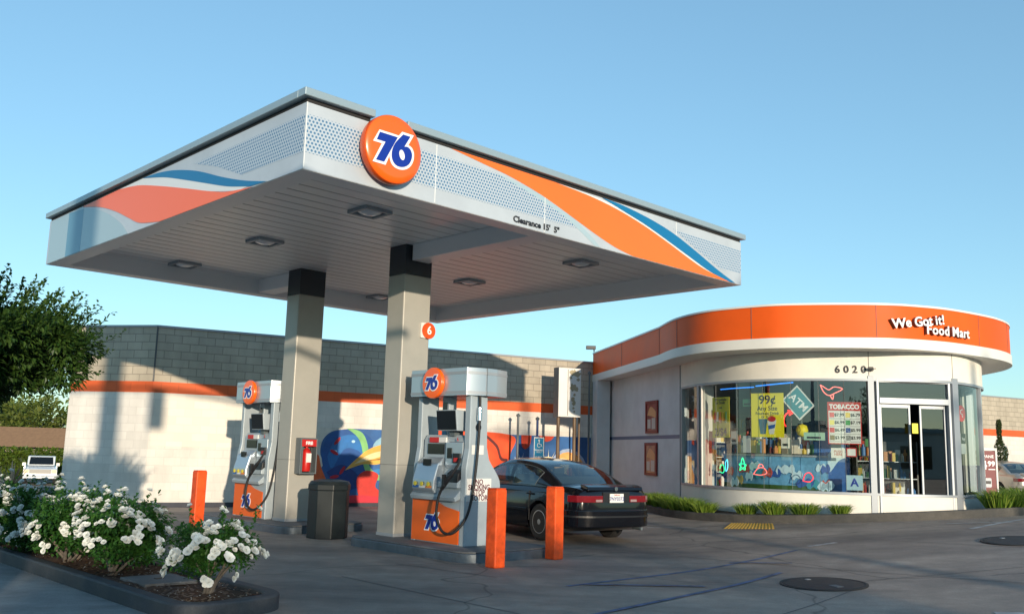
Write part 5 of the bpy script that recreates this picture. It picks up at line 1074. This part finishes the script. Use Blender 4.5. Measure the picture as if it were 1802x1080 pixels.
RB = [(-.92, -.30, .95, .50, 'rose bush with white blossoms at the near end of the bed, by the kerb corner', 20, 0), (-1.0, 1.75, 1.15, .45, 'white rose bush directly left of the sprinkler riser', 18, 1), (-.80, 2.4, 1.15, .49, 'white rose bush in the back row, second from the sprinkler riser', 16, 2), (-1.08, 3.0, 1.2, .45, 'white rose bush in the front row with a forked pale stem', 18, 0), (-.80, 3.6, 1.2, .48, 'white rose bush in the back row in front of the wall corner', 16, 1), (-1.08, 4.15, 1.2, .45, 'white rose bush in the front row with low drooping blossoms', 18, 2), (-.82, 4.8, 1.2, .48, 'white rose bush in the back row beside the pickup', 16, 0), (-1.06, 5.35, 1.15, .45, 'white rose bush at the left edge of the picture with bare stems', 18, 1), (-.9, 6.2, 1.15, .48, 'white rose bush below the leafy tree', 14, 2), (-1.0, 7.1, 1.2, .48, 'farthest white rose bush, partly past the left edge', 12, 0)]
for bi, (x, y, sc, zc, lab, nb, vi) in enumerate(RB):
    r = random.Random(100+bi); count = 0; t = thing('rose_bush', lab, 'rose bush', wl(x, y, .10), bi*1.7, 'white rose bushes in the flower bed')
    (lm, spr), sm_ = rose_var[vi]
    o = bpy.data.objects.new('leaves', lm); COL.objects.link(o); o.parent = t; o.location = (0, 0, zc-.05); o.scale = (sc, sc, sc)
    o = bpy.data.objects.new('stems', sm_); COL.objects.link(o); o.parent = t; o.scale = (sc, sc, (zc-.12)/.55)
    for k in range(int(nb*3.2)):
        if k < 5 and k < len(spr): p = spr[k]*sc+Vector((0, 0, zc-.05)); cen = [p]
        else:
            v = rv(r).normalized(); v.z = abs(v.z)*.9-.15 if r.random() < .8 else v.z
            sl = Matrix.Rotation(-bi*1.7, 3, 'Z') @ Vector((SDX[0], SDX[1], 0)); dd_ = v.dot(sl); v = v-2*dd_*sl if dd_ < -.15 else v   # roses flower towards the light
            p = Vector((v.x*.5*sc*1.03, v.y*.5*sc*1.03, v.z*.34*sc+zc-.05)); cen = [p]+([p+rv(r)*.065 for q in range(r.randrange(1, 4))])
        for c_ in cen:
            count += 1
            if count > 96: break
            o = bpy.data.objects.new('blossom', BL[r.randrange(4)]); COL.objects.link(o); o.parent = t; o.location = c_
            dirv = (c_-Vector((0, 0, zc-.15))).normalized()+Vector((0, 0, .5))+rv(r)*.3; o.rotation_euler = dirv.to_track_quat('Z', 'Y').to_euler(); q = r.uniform(.55, .95); o.scale = (q, q, q)

# ------------------------------------------------------------------ trees
def leaf_cloud(seed, n, R, leafL, clusters, flat_=.8, shell=.55, sprays=0, cr=(.14, .27)):
    """leaves gathered on twigs through the crown"""
    r = random.Random(seed); mb = MB(); cs = []
    for i in range(clusters):
        v = rv(r).normalized()*(shell+(1-shell)*r.random()); cs.append((Vector((v.x*R, v.y*R, v.z*R*flat_)), r.uniform(*cr)*R))
    for i in range(n):
        c, q = cs[r.randrange(clusters)]; v = rv(r); p = c+v*q
        leafcard(mb, p, v+rv(r)*.7+c.normalized()*.5, Vector((0, 0, 1))+rv(r)*.6, leafL*r.uniform(.7, 1.3), leafL*r.uniform(.42, .65))
    for k in range(sprays):
        d = rv(r).normalized(); d.z = abs(d.z)*1.1 if r.random() < .8 else d.z; d.normalize(); p0 = Vector((d.x*R, d.y*R, d.z*R*flat_))*r.uniform(.80, .98); dd = (d+Vector((0, 0, .7))+rv(r)*.25).normalized(); L = R*r.uniform(.16, .34)
        for j in range(26): 
            leafcard(mb, p0+dd*L*j/26+rv(r)*.012, (rv(r)+dd*.7), Vector((0, 0, 1))+rv(r)*.5, leafL*(1.15-.5*j/26), leafL*.5)
    return mb
def tree(name, label, x, y, z, H, R, leafL, n, clusters, mt, seed, group=None, sprays=0, flat_=.8, cat='tree', tr=.09, shell=.45, cr=(.14, .27)):
    t = thing(name, label, cat, (x, y, z), 0, group); r = random.Random(seed); zc = H-R*flat_; mb = MB(); h0 = max(.3, zc-R*flat_*.6)
    mb.tube([(0, 0, -.2), (.03, .02, h0*.5), (-.02, .04, h0), (.03, .0, zc)], [tr*1.2, tr, tr*.8, tr*.4], 10)
    for k in range(8):
        a = k*2*pi/8+r.uniform(-.3, .3); q = R*r.uniform(.55, .85); mb.tube([(0, .02, h0*r.uniform(.8, 1.)), (cos(a)*q*.4, sin(a)*q*.4, zc-.1*R), (cos(a)*q, sin(a)*q, zc+r.uniform(-.2, .5)*R*flat_)], [tr*.5, tr*.32, tr*.1], 6)
    mb.obj('trunk', M['bark'], t, smooth=60)
    leaf_cloud(seed, n, R, leafL, clusters, flat_, shell, sprays, cr).obj('crown', mt, t, (0, 0, zc)); return t
tree('shade_tree', 'small dark green leafy tree at the left edge, nearer than the rose bushes', -5.78, 9.25, 0, 3.04, 1.42, .066, 80000, 300, M['leaf'], 4, sprays=300, flat_=.39, tr=.06, shell=.10, cr=(.09, .16))
# far left: hedge, house, trees, pole
hz = G(-38, 70)
t = thing('house', 'low house with a wide brown shingle roof beyond the hedge', 'house', (-44, 82, hz), radians(8))
MB().box(-17, 0, -1, 17, 10, 2.6).obj('wall', M['housewall'], t)
MB().prism([(-1.2, 2.15), (11.2, 2.15), (8.4, 3.9), (1.6, 3.9)], -18, 18, 'x').obj('roof', M['shingle'], t)
MB().box(14.2, -.9, 1.55, 17.5, -.2, 2.2).obj('eave', M['pump_dark'], t)
hd_ = MB(); r = random.Random(9)
for i in range(16000):
    p = Vector((r.uniform(-14, 18), r.uniform(-1.2, .3), r.uniform(.0, 2.15))); 
    if r.random() < .5: p.y = -1.2+r.uniform(-.15, .15)
    leafcard(hd_, p, rv(r)+Vector((0, -.6, .4)), Vector((0, 0, 1))+rv(r), .30, .2)
t = thing('hedge', 'long bright green clipped hedge behind the white pickup', 'hedge', (-38.5, 67.5, hz+.0), radians(6))
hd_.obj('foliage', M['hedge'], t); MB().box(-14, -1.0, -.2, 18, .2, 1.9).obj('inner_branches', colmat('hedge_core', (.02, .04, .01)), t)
for i, (x, y, H, R, lab) in enumerate([(-60, 96, 7.2, 4.4, 'broad yellow green tree behind the house at the left edge'), (-53.5, 100, 6.6, 3.6, 'rounded tree behind the roof, right of the pale pole'), (-48, 94, 7.0, 4.0, 'olive tree behind the house, near the wall corner'), (-66, 99, 8, 5, 'large tree beyond the left edge of the house'), (-57, 104, 7.6, 4.0, 'taller distant tree between two lower ones'), (-44, 98, 6.6, 3.6, 'tree behind the house hidden partly by the block wall')]):
    tree('distant_tree', lab, x, y, hz, H, R, .55, 2600, 70, M['leaf2'], 30+i, 'trees beyond the house', flat_=.7, tr=.25)
t = thing('utility_pole', 'pale wooden pole rising behind the brown roof', 'pole', (-50.6, 91, hz)); MB().cyl((0, 0, 0), (0, 0, 6.3), .30, .22, 10).obj('pole', colmat('pole_tan', (.40, .28, .16)), t, smooth=40)
# spiky plant, by the end of the block building
t = thing('spiky_plant', 'dark spiky plant beside the driveway, left of the block wall', 'plant', (-16.2, 30.5, G(-16.2, 30.5)-.05)); r = random.Random(2); mb = MB()
for i in range(34):
    a = r.uniform(0, 2*pi); e = r.uniform(.25, 1.3); L = r.uniform(.7, 1.1); d = Vector((cos(a)*cos(e), sin(a)*cos(e), sin(e))); s = d.cross(Vector((0, 0, 1))).normalized()*.03
    mb.add([s, d*L*.5+s*1.2, d*L+Vector((0, 0, -.08)), d*L*.5-s*1.2, -s], [(0, 1, 2, 3, 4)])
mb.obj('leaves', colmat('agave', (.05, .06, .05), .6), t)
t = thing('rock_edging', 'pale low stone edging by the driveway behind the roses', 'stone edging', (-13.2, 26.0, G(-13.2, 26)-.1), .35); r = random.Random(8)
for i in range(6): MB().lathe([(.001, .34), (.25, .32), (.42, .2), (.45, 0)], 9, c=(-2.1+i*.8, r.uniform(-.15, .15), 0)).obj('stone', M['island'], t, bevel=.05)
# slim conifers at the far right wall
for i, (u, dd, H, lab) in enumerate([(31.3, 1.4, 3.0, 'slim dark conifer between the propane sign and the parked sedan'), (33.6, 1.2, 2.2, 'small conifer behind the champagne sedan'), (30.2, .9, 1.9, 'thin young conifer behind the propane sign')]):
    p = on_wall(u, dd); z = G(p[0], p[1]); t = thing('conifer', lab, 'tree', (p[0], p[1], z), 0, 'slim conifers by the far wall'); r = random.Random(60+i); mb = MB()
    for k in range(2600):
        h = r.random()**1.2; q = .42*(1-h)**.8*(.6+.4*sin(h*14+i))*math.sqrt(r.random())*(H/2.6)+.02; a = r.uniform(0, 2*pi); leafcard(mb, Vector((cos(a)*q, sin(a)*q, .15+h*(H-.15))), Vector((cos(a)*.6, sin(a)*.6, 1))+rv(r)*.4, Vector((0, 0, 1))+rv(r), .10, .045)
    mb.obj('crown', M['conifer'], t); MB().cyl((0, 0, -.1), (0, 0, H*.8), .05, .015, 8).obj('trunk', M['bark'], t)

# ------------------------------------------------------------------ behind the camera: what casts the long shadows and shows in the glass
SD = Vector((TO_SUN.x, TO_SUN.y)).normalized()
def back(x, y, t): p = Vector((x, y))+SD*t; return p.x, p.y
x, y = back(-9.85, 22.7, 27.5); t = thing('light_pole', 'square grey light pole across the kerb behind the camera', 'pole', (x, y, 0))
MB().box(-.19, -.19, -.1, .19, .19, 9.2).obj('shaft', M['pump'], t); MB().box(-.6, -.3, 9.2, .6, .3, 9.45).obj('lamp_head', M['pump_dark'], t)
x, y = back(-8.62, 22.5, 27); zt = 2.42+27*math.tan(SUN_EL)
t = thing('traffic_signal', 'traffic signal head hanging on its mast arm over the street behind the camera', 'traffic signal', (x, y, 0), SUN_AZ)
MB().tube(catmull([(-4.6, 0, 0), (-4.6, 0, 4.8), (-4.2, 0, zt+.25), (-2.5, 0, zt+.52), (0, 0, zt+.45), (2.2, 0, zt+.22), (4.2, 0, zt-.25)], 6), [.11]*13+[.07]*24, 8).obj('mast_arm', M['pump'], t, smooth=60)
MB().box(-.19, -.15, zt-.55, .19, .05, zt+.5).obj('signal_head', M['pump_dark'], t)
for k, c_ in enumerate(('red', 'amber', 'green')): MB().lathe([(.11, .15), (.1, .2)], 16, 'y', (0, 0, zt+.3-.33*k)).obj('signal_lens', M['black'], t)
for i, (c, tt, H, R) in enumerate([(-5.5, 30, 4.8, 2.5), (-1.6, 27, 5.0, 2.6), (1.6, 31, 5.0, 2.2)]):  # tree row put in out of view to shade the foreground
    x, y = back(c, 14, tt); tree('street_tree', ['street tree behind the camera, far left of the row', 'street tree behind the camera, second from the left', 'street tree behind the camera in the middle of the row', 'street tree behind the camera, second from the right', 'street tree behind the camera at the right of the row'][i], x, y, 0, H, R, .14, 14000, 110, M['leaf'], 80+i, 'street trees behind the camera', flat_=.85, shell=.1)
for i, (x, y, w, h, lab) in enumerate([(40, -48, 66, 4.2, 'pale commercial building across the street behind the camera'), (-34, -60, 30, 5, 'long beige building far behind the camera')]):  # first one widened to keep bright sky out of the door glass
    t = thing('street_building', lab, 'building', (x, y, 0), .2*i); MB().box(-w/2, -6, 0, w/2, 6, h).obj('wall', M['cream'], t); MB().box(-w/2-.3, -6.3, h, w/2+.3, 6.3, h+.4).obj('roof', M['trim'], t)
    for k in range(int(w/5.4)): MB().box(-w/2+2+k*5.4, 6.0, 1, -w/2+5+k*5.4, 6.05, 3).obj('window', M['screen'], t)
for i, (x, y) in enumerate([(16, -18), (24, -22)]):
    t = thing('utility_pole', ['wooden utility pole with cross arms behind the camera, nearer one', 'wooden utility pole with cross arms behind the camera, farther one'][i], 'pole', (x, y, 0)); MB().cyl((0, 0, 0), (0, 0, 10), .16, .11, 10).obj('pole', M['bark'], t); MB().box(-1.2, -.06, 8.8, 1.2, .06, 8.95).box(-.9, -.06, 7.9, .9, .06, 8.05).obj('cross_arm', M['bark'], t)
